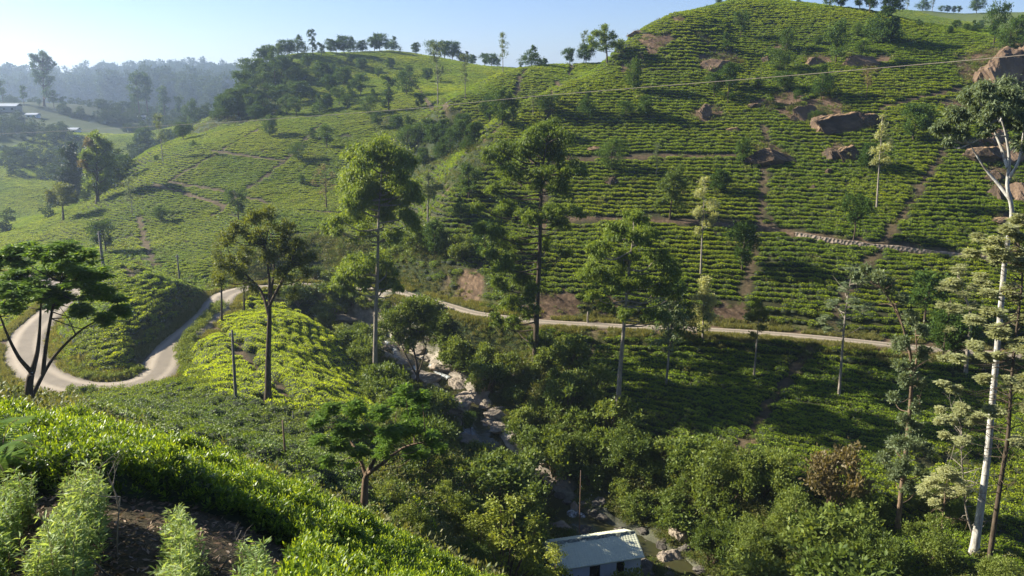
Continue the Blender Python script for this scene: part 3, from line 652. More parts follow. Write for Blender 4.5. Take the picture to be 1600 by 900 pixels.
for bx, by, tp, lb, sd_, tx in [(346, 507, 372, [(338, 385, 9), (348, 375, 9), (343, 405, 11), (352, 425, 10), (336, 425, 10), (345, 445, 9), (330, 445, 7)], 21, 'thin sparse tree at the edge of the road, left of the olive crowned tree'),
                            (381, 492, 400, [(375, 425, 8), (388, 440, 9), (378, 450, 9), (386, 462, 7)], 22, 'short thin tree behind the olive crowned tree')]:
    big_tree('thin_tree', tx, 'tree', (bx, by), [(bx, (by + tp) / 2), (bx - 1, tp)], lb, leaf='olive', bk='bark_dark', r0=.13, seed=sd_, n=500, size=.2, style='wispy', branch_r=.04, twig=.01)
big_tree('feathery_tree', 'dark multi stemmed tree with feathery leaves beside the road bend at far left', 'tree', (40, 645), [(46, 600), (52, 575), (60, 540), (64, 476)], 
    [(100, 392, 20), (62, 402, 20), (25, 402, 20), (130, 402, 16), (-10, 410, 20), (80, 424, 22), (40, 430, 22), (118, 436, 22), (155, 430, 15), (8, 446, 20), (60, 456, 20), (98, 462, 20), (148, 458, 20), (178, 468, 16), (190, 488, 12), (130, 486, 14), (163, 498, 12), (20, 480, 15), (-18, 470, 18), (105, 412, 16), (45, 388, 14), (-35, 440, 20)],
    Y=27, leaf='frond', bk='bark_dark', r0=.17, seed=31, n=1700, size=.17, style='frond', aspect=.36, stems=[[(44, 632, 0), (68, 584, .5), (89, 552, .8), (124, 518, 1), (153, 500, 1.2)], [(67, 584, .5), (72, 540, .2), (83, 478, 0), (95, 440, 0)], [(48, 580, 0), (28, 556, -.5), (11, 522, -.8), (-5, 480, -1)]], twin=.7, twig=.008, branch_r=.03, nsub=13)
big_tree('feathery_tree', 'small feathery tree with spreading crown just beyond the foreground tea hedge', 'tree', (566, 803), [(570, 765), (573, 742), (588, 715), (604, 690)],
    [(520, 640, 15), (555, 638, 16), (590, 648, 17), (622, 630, 17), (650, 640, 16), (540, 668, 17), (575, 678, 17), (610, 678, 18), (645, 668, 17), (675, 688, 15), (530, 698, 17), (560, 706, 15), (500, 690, 13), (600, 706, 12), (655, 708, 13), (690, 702, 10), (510, 718, 10), (545, 730, 8), (632, 612, 13), (500, 655, 11), (660, 620, 12)],
    Y=30, leaf='frond', bk='bark_brown', r0=.19, seed=37, n=1150, size=.17, style='frond', aspect=.34, stems=[[(572, 745, 0), (560, 710, .5), (545, 685, 1), (530, 660, 1)], [(573, 742, 0), (600, 722, -.5), (630, 700, -.6), (665, 690, -.6)]], twin=.7, twig=.008, branch_r=.03, nsub=12)
big_tree('eucalyptus_tree', 'very tall white trunked eucalyptus at the right edge, its crown against the rocky hillside', 'tree', (1521, 868), [(1531, 800), (1542, 720), (1552, 610), (1562, 500), (1571, 400), (1581, 335), (1574, 290), (1577, 250), (1571, 208), (1562, 178)],
    [(1512, 152, 17), (1540, 148, 19), (1575, 142, 20), (1602, 158, 20), (1495, 182, 14), (1525, 178, 17), (1560, 182, 18), (1590, 192, 18), (1476, 200, 11), (1500, 208, 11), (1612, 228, 17), (1540, 205, 11), (1482, 222, 7), (1462, 200, 6), (1620, 190, 18), (1640, 160, 16)],
    leaf='euc_grey', bk='bark_white', r0=.25, seed=41, n=2200, size=.19, stems=[[(1579, 312, 0), (1560, 288, .5), (1538, 262, .8), (1515, 225, 1)], [(1576, 280, 0), (1592, 250, -.5), (1600, 200, -.6)], [(1575, 262, 0), (1562, 225, .8), (1548, 195, 1.2)]], branch_r=.06, twig=.012)
big_tree('silver_oak', 'dark trunked tree with pale feathery foliage and bare twigs at the right edge', 'tree', (1542, 905), [(1552, 830), (1564, 750), (1575, 680), (1580, 600), (1588, 520), (1597, 440), (1592, 385)],
    [(1575, 362, 14), (1550, 382, 14), (1592, 372, 13), (1562, 405, 16), (1590, 415, 15), (1535, 436, 12), (1580, 462, 15), (1550, 490, 12), (1602, 500, 14), (1522, 540, 11), (1562, 556, 10), (1592, 345, 12), (1500, 560, 9), (1535, 590, 10), (1610, 560, 12), (1490, 610, 9), (1505, 640, 11), (1478, 655, 9), (1610, 640, 12), (1470, 600, 8), (1545, 460, 11), (1600, 395, 13), (1515, 400, 10), (1530, 372, 9), (1488, 440, 9), (1560, 520, 13), (1595, 540, 14), (1540, 560, 11), (1575, 600, 13), (1605, 600, 14), (1520, 500, 10), (1550, 640, 11), (1590, 690, 12), (1500, 690, 9), (1525, 660, 10), (1480, 560, 9)],
    leaf='pale', bk='bark_dark', r0=.17, seed=43, n=2400, size=.2, style='frond', aspect=.36, branch_r=.035, twig=.01, extra_bare=46)
big_tree('silver_oak', 'pale leaning tree with bare lower trunk in front of the lower road at right', 'tree', (1509, 586), [(1512, 545), (1517, 495), (1505, 455), (1497, 425)],
    [(1497, 422, 11), (1482, 448, 12), (1506, 462, 11), (1490, 486, 11), (1524, 448, 9), (1472, 478, 9), (1520, 480, 9), (1486, 515, 8)], leaf='pale', bk='bark_grey', r0=.2, seed=45, n=1300, size=.26, style='frond', aspect=.3, branch_r=.05, twig=.012, extra_bare=8)
big_tree('brown_trunked_tree', 'reddish brown trunked tree with small grey green leaf clumps leaning left at the top', 'tree', (1402, 830), [(1408, 770), (1417, 690), (1424, 600), (1420, 540), (1402, 490), (1378, 450)],
    [(1352, 424, 9), (1368, 434, 11), (1388, 448, 12), (1420, 498, 12), (1438, 518, 12), (1405, 540, 12), (1440, 556, 12), (1415, 592, 12), (1396, 622, 10), (1430, 636, 9), (1395, 696, 15), (1430, 696, 15), (1410, 726, 14), (1442, 738, 12), (1380, 720, 12), (1448, 700, 10), (1340, 432, 7), (1410, 470, 9), (1422, 575, 10), (1405, 570, 9), (1438, 600, 9), (1412, 660, 11), (1428, 670, 11), (1418, 760, 12), (1398, 745, 11), (1436, 765, 10)], leaf='euc_grey', bk='bark_brown', r0=.2, seed=47, n=1700, size=.2, style='tuft', aspect=.35, branch_r=.05, twig=.012, stems=[[(1424, 600, 0), (1432, 560, .4), (1430, 505, .6)], [(1420, 545, 0), (1408, 500, -.4), (1392, 462, -.4)]], extra_bare=10)
big_tree('silver_oak', 'tall thin tree with sparse pale crown in front of the road, between two earth drains', 'tree', (1311, 620), [(1315, 560), (1321, 490), (1330, 430)],
    [(1330, 420, 9), (1348, 436, 11), (1304, 476, 10), (1332, 474, 11), (1288, 498, 8), (1352, 486, 9), (1312, 506, 8), (1320, 448, 9), (1370, 430, 6), (1295, 515, 7)], leaf='euc_grey', bk='bark_grey', r0=.15, seed=51, n=900, size=.25, style='frond', aspect=.3, branch_r=.045, twig=.01, extra_bare=12)
big_tree('silver_oak', 'small thin tree with light green tuft below the road, by the left earth drain', 'tree', (1178, 590), [(1182, 540), (1186, 485)], [(1182, 478, 9), (1193, 492, 10), (1172, 496, 9), (1192, 515, 7), (1178, 525, 6)], leaf='olive', bk='bark_grey', r0=.12, seed=53, n=1000, size=.22, style='wispy', branch_r=.03, twig=.01)
big_tree('silver_oak', 'slim pale tree crossing the stone edged path on the big hill', 'tree', (1095, 430), [(1097, 370), (1101, 290)], [(1100, 282, 7), (1096, 302, 10), (1110, 318, 10), (1092, 334, 9), (1106, 350, 9), (1116, 338, 7), (1090, 362, 6)], leaf='pale', bk='bark_grey', r0=.14, seed=55, n=900, size=.26, style='wispy', branch_r=.03, twig=.01)
big_tree('silver_oak', 'bushy pale tree at the uphill side of the lower road', 'tree', (1098, 535), [(1099, 490), (1101, 445)], [(1100, 440, 9), (1094, 462, 12), (1110, 472, 11), (1090, 488, 11), (1108, 498, 11), (1100, 512, 9)], leaf='pale', bk='bark_grey', r0=.12, seed=57, n=1100, size=.24, style='wispy', branch_r=.03, twig=.01)
big_tree('silver_oak', 'tall slim pale tree below the dark rock ledge on the big hill', 'tree', (1370, 326), [(1373, 270), (1379, 182)], [(1380, 184, 4), (1379, 200, 6), (1376, 216, 9), (1384, 232, 9), (1371, 236, 8), (1380, 250, 9), (1390, 222, 5), (1366, 254, 5)], leaf='pale', bk='bark_grey', r0=.14, seed=59, n=1100, size=.26, style='wispy', branch_r=.03, twig=.01)
big_tree('silver_oak', 'slim yellowish tree right of the domed eucalyptus crown', 'tree', (668, 362), [(669, 310), (670, 262)], [(670, 262, 5), (668, 278, 8), (676, 292, 9), (662, 300, 8), (672, 308, 7)], leaf='euc_grey', bk='bark_grey', r0=.13, seed=61, n=1300, size=.27, style='wispy', branch_r=.03, twig=.01)
big_tree('broadleaf_tree', 'leafy dark green tree with hanging clumps on the middle of the big hill', 'tree', (1046, 342), [(1050, 310), (1056, 272)], [(1062, 264, 8), (1048, 280, 10), (1066, 290, 10), (1040, 298, 10), (1056, 308, 11), (1036, 318, 9), (1062, 322, 9)], leaf='shrub', bk='bark_dark', r0=.14, seed=63, n=900, size=.3, style='tuft', branch_r=.04)
big_tree('round_crowned_tree', 'dark round tree growing on the rocks beside the stream', 'tree', (652, 606), [(652, 575), (645, 540), (640, 505)], [(640, 484, 20), (612, 496, 17), (664, 500, 19), (632, 514, 19), (660, 526, 17), (600, 512, 12), (640, 538, 12), (620, 530, 13), (674, 516, 12), (650, 475, 12)], leaf='shrub', bk='bark_dark', r0=.2, seed=65, n=1300, size=.25, style='tuft', stems=[[(652, 590, 0), (664, 550, .6), (668, 520, .8)], [(650, 585, 0), (630, 545, -.6), (618, 510, -.8)]])
big_tree('distant_tall_tree', 'lone tall layered tree against the pale sky at upper left', 'tree', (69, 166), [(68, 140), (66, 90)], [(66, 86, 7), (56, 92, 6), (76, 96, 6), (62, 102, 7), (74, 106, 7), (52, 104, 5), (56, 116, 6), (70, 118, 7), (80, 126, 6), (62, 128, 6), (72, 138, 6), (84, 100, 4), (50, 88, 4)], leaf='dark', bk='bark_dark', r0=.6, seed=67, n=1500, size=.8, style='tuft', twig=.06, branch_r=.2)
big_tree('dark_conifer', 'dense dark columnar tree beside the rust tinged tree in the valley', 'tree', (113, 318), [(112, 280), (110, 232)], [(110, 230, 7), (107, 243, 10), (112, 256, 12), (108, 270, 13), (113, 284, 14), (110, 298, 14), (118, 310, 13)], leaf='conif', bk='bark_dark', r0=.3, seed=69, n=2200, size=.55, style='tuft', branch_r=.1)
big_tree('valley_tree', 'large tree with rust tinged left side next to the dark columnar tree', 'tree', (152, 318), [(152, 280), (150, 225)], [(148, 212, 7), (156, 222, 10), (140, 226, 9), (166, 234, 9), (150, 242, 12), (134, 244, 8), (168, 254, 10), (154, 262, 13), (142, 268, 10), (130, 258, 7), (168, 276, 11), (150, 286, 12), (162, 296, 12)], leaf='euc', lobe2={2: 1, 9: 1, 'mat': 'rust'}, bk='bark_dark', r0=.4, seed=71, n=1300, size=.5, style='tuft', branch_r=.1)
big_tree('round_light_tree', 'round light green tree by the bare river rock at far left', 'tree', (99, 345), [(98, 325), (95, 302)], [(94, 298, 12), (80, 304, 9), (108, 304, 10), (88, 314, 9), (102, 315, 10), (114, 314, 7), (76, 312, 6)], leaf='olive', bk='bark_dark', r0=.25, seed=73, n=1300, size=.42, style='tuft', branch_r=.08)
big_tree('broad_crowned_tree', 'broad fresh green tree on the skyline left of the big hill', 'tree', (949, 101), [(948, 80), (946, 55)], [(944, 48, 8), (930, 56, 8), (958, 56, 8), (944, 62, 9), (932, 70, 8), (960, 70, 8), (924, 64, 6), (968, 66, 6), (946, 76, 7), (968, 76, 5)], leaf='euc', bk='bark_dark', r0=.2, seed=75, n=1500, size=.3, style='tuft', branch_r=.06)
big_tree('rusty_tree', 'leafless looking reddish tree on the slope left of the domed eucalyptus', 'tree', (510, 326), [(509, 300), (508, 262)], [(508, 262, 7), (496, 272, 8), (518, 276, 7), (506, 284, 8), (490, 288, 7), (520, 294, 7), (506, 300, 7)], leaf='rust', bk='bark_brown', r0=.14, seed=77, n=230, size=.26, style='wispy', branch_r=.05, extra_bare=12)

big_tree('silver_oak', 'low pale feathery tree among the bushes between the brown trunk and the white trunk', 'tree', (1470, 860), [(1474, 800), (1480, 750)], [(1480, 738, 10), (1462, 752, 12), (1494, 748, 11), (1445, 766, 10), (1478, 768, 12), (1505, 765, 10), (1460, 785, 9)], leaf='pale', bk='bark_brown', r0=.1, seed=83, n=1700, size=.19, style='frond', aspect=.34, branch_r=.03, twig=.01, extra_bare=8)
big_tree('silver_oak', 'pale wispy tree with reaching bare twigs just left of the white trunk', 'tree', (1530, 850), [(1510, 800), (1503, 720), (1500, 650)], [(1500, 640, 10), (1485, 655, 10), (1515, 660, 9), (1478, 680, 9), (1510, 688, 8), (1468, 640, 7)], leaf='pale', bk='bark_grey', r0=.09, seed=85, n=1500, size=.19, style='frond', aspect=.34, branch_r=.03, twig=.01, extra_bare=24)
# ------------------------------------------------------------------ repeated trees: one of each kind, then copies
def proto(name, h, cr, n, size, leaf, bk, seed, style='tuft', base=.3, nl=9, prof='round', r0=.1, aspect=.45, lean=0, nsub=8, fork=False):
    rr = np.random.default_rng(seed); root = empty(name, (0, 0, 0)); tb = Tubes()
    top = np.array([lean, 0, h * .9]); C = curve([np.array([0, 0, -.5]), np.array([lean * .2 + rr.normal() * .1, rr.normal() * .1, h * .35]), top * [.7, 1, .75] + rr.normal(size=3) * .08, top], 5)
    L = np.linspace(0, 1, len(C)); tb.add(C, r0 * (1 - .85 * L), 7); parts = []
    for k in range(nl):
        f = base + (1 - base) * (k + .5) / nl
        w = {'round': math.sqrt(max(.05, 1 - (2 * (f - base) / (1 - base) - 1) ** 2)), 'cone': (1 - (f - base) / (1 - base)) * .95 + .12, 'umbr': .35 + .65 * (f - base) / (1 - base) if f < .92 else .6, 'slim': .65 + .35 * math.sin(k * 2.1)}[prof]
        m = max(1, int(round(3.2 * w))) if prof != 'slim' else 2
        for q in range(m):
            az = rr.uniform(0, 6.28) + q * 6.28 / m; rad = cr * w * rr.uniform(.35, .75); zz = h * min(.93, f + rr.normal() * .03)
            a = C[int(np.argmin(np.abs(C[:, 2] - max(.2 * h, zz - rad * .9))))]; p = np.array([lean * f + rad * math.cos(az), rad * math.sin(az), zz])
            tb.add(curve([a, (a + p) / 2 - [0, 0, .08 * rad], p], 4), r0 * .35 * np.linspace(1, .3, 9)[:len(curve([a, (a + p) / 2, p], 4))], 4)
            Rr = cr * w * rr.uniform(.38, .58) + .12 * cr * .6
            V, Fc, v = puffs(p, Rr, max(8, n // (nl * 2)), size, style, rr, aspect, .8, nsub, None); parts.append((V, Fc, 0, v))
    V, Fc = tb.get(); mesh_from('trunk', V, Fc, M[bk], root); V, Fc, mi, at = fast_join(parts); mesh_from('crown', V, Fc, M[leaf], root, attrs={'v': ('FACE', at)}, smooth=False)
    root['_h'] = h; return root
PR = {
 'round': [('round_tree', 5, 2.3 + .35 * k, 4400, .30, 'dark', 'bark_dark', 101 + k, 'tuft', .14 + .07 * (k % 3), 6 + k % 2, ['round', 'umbr', 'round', 'cone'][k], .13) for k in range(4)],
 'roundlt': [('round_tree', 5, 2.1 + .3 * k, 3400, .28, 'mid', 'bark_dark', 111 + k, 'wispy', .16 + .05 * (k % 3), 7, ['round', 'slim', 'umbr', 'round'][k], .13) for k in range(4)],
 'wispy': [('silver_oak', 10, 1.9, 1500, .36, 'euc_grey', 'bark_grey', 121 + k, 'wispy', .38, 10, 'slim', .14, .35) for k in range(3)],
 'tall': [('tall_dark_tree', 12, 2.6, 3800, .42, 'dark', 'bark_dark', 131 + k, 'tuft', .15, 10, 'slim', .2) for k in range(2)],
 'fluffy': [('umbrella_tree', 5, 2.6, 3200, .3, 'dark', 'bark_dark', 141 + k, 'wispy', .45, 5, 'umbr', .12) for k in range(2)],
 'far': [('distant_slender_tree', 22, 4.5, 1400, 1.3, 'dark', 'bark_dark', 151 + k, 'tuft', .35, 9, 'slim', .35) for k in range(3)],
 'dry': [('dry_tree', 7, 2.4, 700, .3, 'rust', 'bark_brown', 161, 'wispy', .35, 7, 'umbr', .12)],
}
USED = {}; CNT = {}
def put(kind, x, y, h, label, group=None, cat='tree', squash=1.0):
    i = CNT.get(kind, 0); CNT[kind] = i + 1; v = i % len(PR[kind]); key = (kind, v)
    if key not in USED: o = USED[key] = proto(*PR[kind][v])
    else: o = copy_tree(USED[key])
    s = h / o['_h']; rr = random.Random(int(x * 31 + y * 17))
    o.location = (x, y, float(H(x, y)) - .05 * s); o.rotation_euler = (0, 0, rr.uniform(0, 6.28)); o.scale = (s * squash, s * squash, s)
    for k in ('label', 'category', 'group'):
        if k in o: del o[k]
    tag(o, label, cat, group); return o
ORD = ['first', 'second', 'third', 'fourth', 'fifth', 'sixth', 'seventh', 'eighth', 'ninth', 'tenth', 'eleventh', 'twelfth', 'thirteenth', 'fourteenth', 'fifteenth', 'sixteenth', 'seventeenth', 'eighteenth', 'nineteenth', 'twentieth']
def sm(rows_, group, phrase, cat='tree', crest=False):
    """phrase is completed with the tree's place in its line, counted from the left"""
    rows_ = sorted(rows_, key=lambda t: t[0])
    for n_, t in enumerate(rows_):
        px, py, hp, kind = t[:4]
        if crest:   # stands on the skyline: find the crest under the pixel column
            YY = np.arange(crest[0], crest[1], 1.0); u = (px - 800) / F
            xx = u * YY / math.cos(TH); zz = H(xx, YY); pr = proj(xx, YY, zz); i = int(np.argmin(pr[1])); yy = YY[i]; xx = (px - 800) / F * (yy * math.cos(TH) - zz[i] * math.sin(TH)); p = (float(xx), float(yy), 0)
        else: p = hit(px, py)
        w = ORD[n_] if n_ < 20 else None; nm = {'round': 'dark round tree', 'roundlt': 'soft green round tree', 'wispy': 'slim wispy tree', 'tall': 'tall dark leafy tree', 'fluffy': 'flat topped umbrella tree', 'far': 'hazy slender tree', 'dry': 'dry brownish thin tree'}[kind]
        put(kind, p[0], p[1], hp * math.hypot(p[0]*.0, p[1]) / F * 1.25, f'{nm}, {w} {phrase}', group, cat, t[4] if len(t) > 4 else 1.0)
sm([(412, 100, 22, 'round'), (422, 92, 22, 'round'), (437, 92, 19, 'roundlt'), (450, 90, 19, 'round'), (466, 90, 22, 'round'), (489, 88, 30, 'tall'), (502, 88, 15, 'roundlt'), (517, 87, 16, 'round'), (526, 86, 14, 'round'), (538, 84, 20, 'round'), (553, 79, 18, 'round')], 'trees along the left hill crest', 'from the left on the left hill crest', crest=(230, 330))
sm([(567, 77, 14, 'round'), (585, 80, 17, 'round'), (594, 77, 20, 'round'), (605, 78, 10, 'roundlt'), (615, 77, 17, 'round'), (650, 84, 13, 'round'), (678, 93, 19, 'roundlt'), (695, 97, 20, 'round'), (707, 100, 21, 'round'), (720, 95, 12, 'roundlt'), (728, 98, 14, 'round'), (738, 102, 12, 'round'), (758, 103, 15, 'round'), (768, 103, 15, 'round'), (777, 103, 12, 'roundlt')], 'trees along the right end of the left hill crest', 'from the highest point of the left hill crest', crest=(230, 330))
sm([(786, 116, 48, 'wispy', .8), (814, 105, 8, 'roundlt'), (830, 104, 25, 'round'), (844, 102, 8, 'roundlt'), (851, 103, 9, 'round'), (890, 97, 19, 'round'), (912, 96, 40, 'wispy', .9), (915, 97, 22, 'round')], 'skyline trees between the two hills', 'in the saddle between the two hills', crest=(160, 200))
sm([(520, 118, 14, 'roundlt'), (548, 100, 12, 'round'), (610, 108, 13, 'round'), (640, 120, 14, 'roundlt'), (668, 128, 15, 'round'), (582, 160, 16, 'round'), (655, 170, 18, 'round'), (480, 108, 16, 'round'), (455, 112, 16, 'round'), (546, 160, 20, 'round'), (565, 112, 15, 'round'), (592, 123, 12, 'roundlt'), (537, 135, 21, 'round'), (563, 150, 25, 'round'), (505, 127, 22, 'round'), (495, 118, 14, 'round'), (517, 153, 26, 'round'), (635, 150, 28, 'roundlt'), (463, 128, 18, 'round'), (475, 130, 16, 'round'), (530, 105, 10, 'roundlt'), (431, 140, 50, 'tall', .8)], 'trees on the upper face of the left hill', 'from the left on the upper left hill face')
sm([(608, 176, 45, 'tall', 1.3), (684, 165, 75, 'wispy', .8), (727, 157, 55, 'wispy', .8), (500, 177, 23, 'round'), (512, 173, 20, 'round'), (530, 167, 22, 'roundlt'), (543, 173, 18, 'round'), (488, 160, 18, 'roundlt'), (575, 178, 20, 'roundlt')], 'trees halfway down the left hill', 'across the middle of the left hill')
sm([(355, 189, 29, 'round'), (449, 181, 25, 'roundlt'), (463, 183, 22, 'roundlt'), (415, 184, 12, 'round'), (437, 182, 8, 'round'), (422, 214, 26, 'roundlt'), (512, 233, 28, 'roundlt'), (467, 252, 22, 'roundlt'), (488, 218, 14, 'roundlt'), (472, 288, 12, 'roundlt'), (638, 234, 28, 'roundlt')], 'trees on the lower left hill', 'from the left on the lower left hill slope')
sm([(312, 178, 18, 'round'), (323, 178, 16, 'round'), (302, 204, 36, 'roundlt', .7), (287, 219, 20, 'round'), (302, 229, 8, 'round'), (228, 238, 30, 'round'), (215, 237, 22, 'round'), (255, 254, 60, 'wispy', .8), (245, 253, 8, 'round'), (193, 269, 20, 'round'), (207, 337, 50, 'wispy', .8), (252, 348, 20, 'roundlt'), (373, 345, 38, 'roundlt', .9), (165, 395, 40, 'round')], 'trees at the foot of the left hill', 'from the left around the foot of the left hill')
sm([(330, 172, 16, 'round'), (338, 188, 20, 'round'), (345, 160, 18, 'roundlt'), (350, 175, 20, 'round'), (360, 150, 18, 'round'), (362, 165, 20, 'roundlt'), (372, 140, 18, 'round'), (373, 182, 22, 'round'), (380, 165, 24, 'roundlt'), (388, 133, 18, 'round'), (392, 180, 24, 'round'), (395, 152, 20, 'roundlt'), (402, 118, 18, 'round'), (408, 168, 20, 'round'), (412, 140, 20, 'roundlt'), (420, 155, 18, 'round'), (425, 122, 18, 'round'), (400, 190, 18, 'round')], 'trees of the wooded left shoulder', 'in the small wood on the left hill shoulder')
sm([(356, 158, 26, 'round', 1.2), (378, 150, 28, 'round', 1.2), (396, 128, 26, 'round', 1.2), (412, 182, 26, 'round', 1.2), (366, 178, 28, 'round', 1.2), (420, 132, 24, 'round', 1.2), (434, 166, 24, 'round', 1.2), (388, 170, 28, 'roundlt', 1.2), (440, 118, 22, 'round', 1.2), (452, 146, 26, 'round', 1.2), (470, 160, 24, 'round', 1.2)], 'broad crowned trees of the wooded left shoulder', 'among the broad crowns of the left hill shoulder')
sm([(640, 215, 22, 'round'), (652, 228, 26, 'roundlt'), (668, 215, 22, 'round'), (680, 232, 28, 'round'), (694, 218, 24, 'round'), (704, 240, 30, 'roundlt'), (718, 225, 28, 'round'), (730, 238, 26, 'round'), (742, 222, 24, 'round'), (690, 248, 24, 'round'), (662, 262, 24, 'round'), (640, 205, 18, 'roundlt'), (620, 205, 18, 'round'), (724, 208, 22, 'round'), (590, 200, 20, 'round')], 'dark trees in the gully between the hills', 'in the gully wood between the hills')
sm([(785, 199, 45, 'roundlt', .8), (764, 195, 34, 'round', .8), (801, 195, 34, 'roundlt', .7), (833, 183, 32, 'wispy'), (853, 181, 24, 'round'), (919, 184, 32, 'round', .8), (990, 145, 40, 'roundlt', .7), (977, 185, 20, 'roundlt'), (1008, 186, 27, 'round'), (870, 165, 12, 'roundlt')], 'trees on the left part of the big hill', 'from the left on the left shoulder of the big hill')
sm([(1137, 163, 50, 'tall', .9), (1117, 153, 28, 'round'), (1135, 80, 20, 'roundlt'), (1157, 60, 29, 'roundlt', .8), (1228, 83, 28, 'roundlt', .8), (1278, 71, 10, 'round'), (1338, 59, 16, 'roundlt'), (1306, 101, 50, 'roundlt', .7), (1217, 112, 26, 'roundlt'), (1374, 69, 42, 'round'), (1345, 83, 14, 'roundlt'), (1392, 70, 30, 'round')], 'trees on the upper big hill', 'from the left on the upper face of the big hill')
sm([(1140, 143, 30, 'round'), (1224, 143, 22, 'round'), (1283, 155, 40, 'round', .8), (1352, 155, 40, 'dry'), (1184, 143, 18, 'roundlt'), (1272, 193, 15, 'roundlt'), (1427, 222, 44, 'round', 1.15), (1356, 268, 34, 'round'), (1159, 257, 32, 'roundlt', .8), (1245, 160, 14, 'roundlt'), (1445, 200, 18, 'round')], 'trees around the dark rock ledge', 'from the left around the dark rock ledge')
sm([(956, 269, 40, 'roundlt', .8), (1025, 277, 42, 'wispy', .8), (732, 313, 45, 'roundlt', .9), (721, 338, 24, 'round'), (1125, 303, 30, 'round'), (680, 404, 48, 'roundlt', .8), (758, 415, 52, 'roundlt', .8), (1160, 425, 60, 'round', .8), (1332, 379, 56, 'fluffy', .85)], 'trees on the middle slope of the big hill', 'from the left across the middle slope')
sm([(1296, 36, 40, 'tall', 1.2), (1312, 32, 26, 'round'), (1342, 20, 24, 'roundlt'), (1358, 27, 34, 'round', .9), (1381, 26, 36, 'tall', .9), (1392, 29, 26, 'round'), (1123, 7, 9, 'round'), (1152, 4, 8, 'roundlt'), (1247, 6, 10, 'roundlt'), (1140,6,7,'round')], 'trees on the top of the big hill', 'from the left on top of the big hill', crest=(130, 200))
sm([(1417, 21, 15, 'wispy', 1.4), (1441, 21, 15, 'round'), (1456, 21, 21, 'wispy', 1.3), (1480, 20, 8, 'round'), (1490, 20, 8, 'roundlt'), (1498, 20, 8, 'round'), (1526, 19, 16, 'round'), (1470, 21, 7, 'roundlt')], 'trees along the far right ridge', 'from the left on the far right ridge', crest=(270, 350))
sm([(1436, 42, 9, 'round'), (1484, 53, 9, 'round'), (1492, 46, 10, 'round'), (1498, 44, 9, 'roundlt'), (1510, 50, 9, 'round'), (1520, 51, 14, 'round'), (1532, 47, 11, 'round')], 'small round trees on the far right slope', 'from the left on the far right slope')
sm([(1552, 72, 46, 'roundlt', .7), (1575, 86, 40, 'roundlt', .7), (1598, 82, 42, 'round', .7), (1612, 90, 40, 'roundlt')], 'trees growing over the big brown rock', 'above the big brown rock at the right')
sm([(1444, 517, 72, 'fluffy', 1.1), (1478, 560, 60, 'round', .9), (1496, 566, 50, 'roundlt'), (1040, 603, 130, 'wispy', 1.0), (1048, 545, 90, 'roundlt', .9), (735, 690, 42, 'fluffy', .7)], 'trees near the lower road and stream', 'from the left between the stream and the lower road')
sm([(212, 184, 24, 'far'), (219, 182, 52, 'far'), (232, 184, 54, 'far'), (259, 192, 44, 'far'), (283, 192, 32, 'far'), (62, 166, 9, 'far', 2), (20, 156, 20, 'far'), (5, 160, 26, 'far'), (38, 165, 24, 'far'), (85, 170, 22, 'far', 1.6), (100, 172, 16, 'far', 1.6), (30, 158, 16, 'far', 1.5)], 'slender trees in the hazy valley', 'from the left in the hazy far valley')
# shrubs on the stream banks and in the ravine ------------------------------------
def shrub_proto(name, h, cr, n, size, leaf, seed, style='tuft'):
    rr = np.random.default_rng(seed); root = empty(name, (0, 0, 0)); tb = Tubes(); parts = []
    for k in range(15):
        az = rr.uniform(0, 6.28); rad = cr * math.sqrt(rr.uniform(0, 1)) * .75; zz = h * rr.uniform(.25, .85) * (1 - .45 * (rad / cr) ** 2)
        p = np.array([rad * math.cos(az), rad * math.sin(az), zz]); c_ = curve([np.array([rr.normal() * .15, rr.normal() * .15, -.4]), p * [.5, .5, .55], p], 4)
        tb.add(c_, np.linspace(.06, .015, len(c_)), 4); V, Fc, v = puffs(p, cr * rr.uniform(.3, .46), n // 15, size, style, rr, .5, .85, 9, None); parts.append((V, Fc, 0, v))
    V, Fc = tb.get(); mesh_from('stem', V, Fc, M['bark_brown'], root); V, Fc, mi, at = fast_join(parts); mesh_from('foliage', V, Fc, M[leaf], root, attrs={'v': ('FACE', at)}, smooth=False)
    root['_h'] = h; return root
SH = {'dk': [('bank_shrub', 3.2, 2.0, 3400, .26, 'shrub', 201 + k) for k in range(3)], 'lt': [('bank_shrub', 3.2, 2.0, 3400, .26, 'shrub_lt', 211 + k) for k in range(3)], 'rust': [('rusty_shrub', 4, 2.2, 3600, .26, 'rust', 221)],
      'yel': [('yellow_shrub', 2.6, 1.9, 3800, .14, 'yellow', 231, 'frond')], 'big': [('ravine_tree', 6.5, 3.6, 11000, .26, 'shrub_lt', 241 + k) for k in range(3)], 'bigd': [('ravine_tree', 6.5, 3.6, 11000, .26, 'shrub', 251 + k) for k in range(2)]}
SU = {}; SCN = {}
def put_shrub(kind, x, y, h, label, group=None, cat='shrub', wide=1.0):
    i = SCN.get(kind, 0); SCN[kind] = i + 1; key = (kind, i % len(SH[kind]))
    if key not in SU: o = SU[key] = shrub_proto(*SH[kind][key[1]])
    else: o = copy_tree(SU[key])
    s = h / o['_h']; rr = random.Random(int(x * 31 + y * 17)); o.location = (x, y, float(H(x, y)) - .1); o.rotation_euler = (0, 0, rr.uniform(0, 6.28)); o.scale = (s * wide, s * wide, s)
    for k in ('label', 'category', 'group'):
        if k in o: del o[k]
    tag(o, label, cat, group); return o
WIN = [(530, 497, 606, 515), (606, 556, 640, 585), (665, 580, 725, 615), (712, 622, 785, 695), (872, 785, 912, 812), (1010, 858, 1080, 900), (850, 822, 1010, 905)]
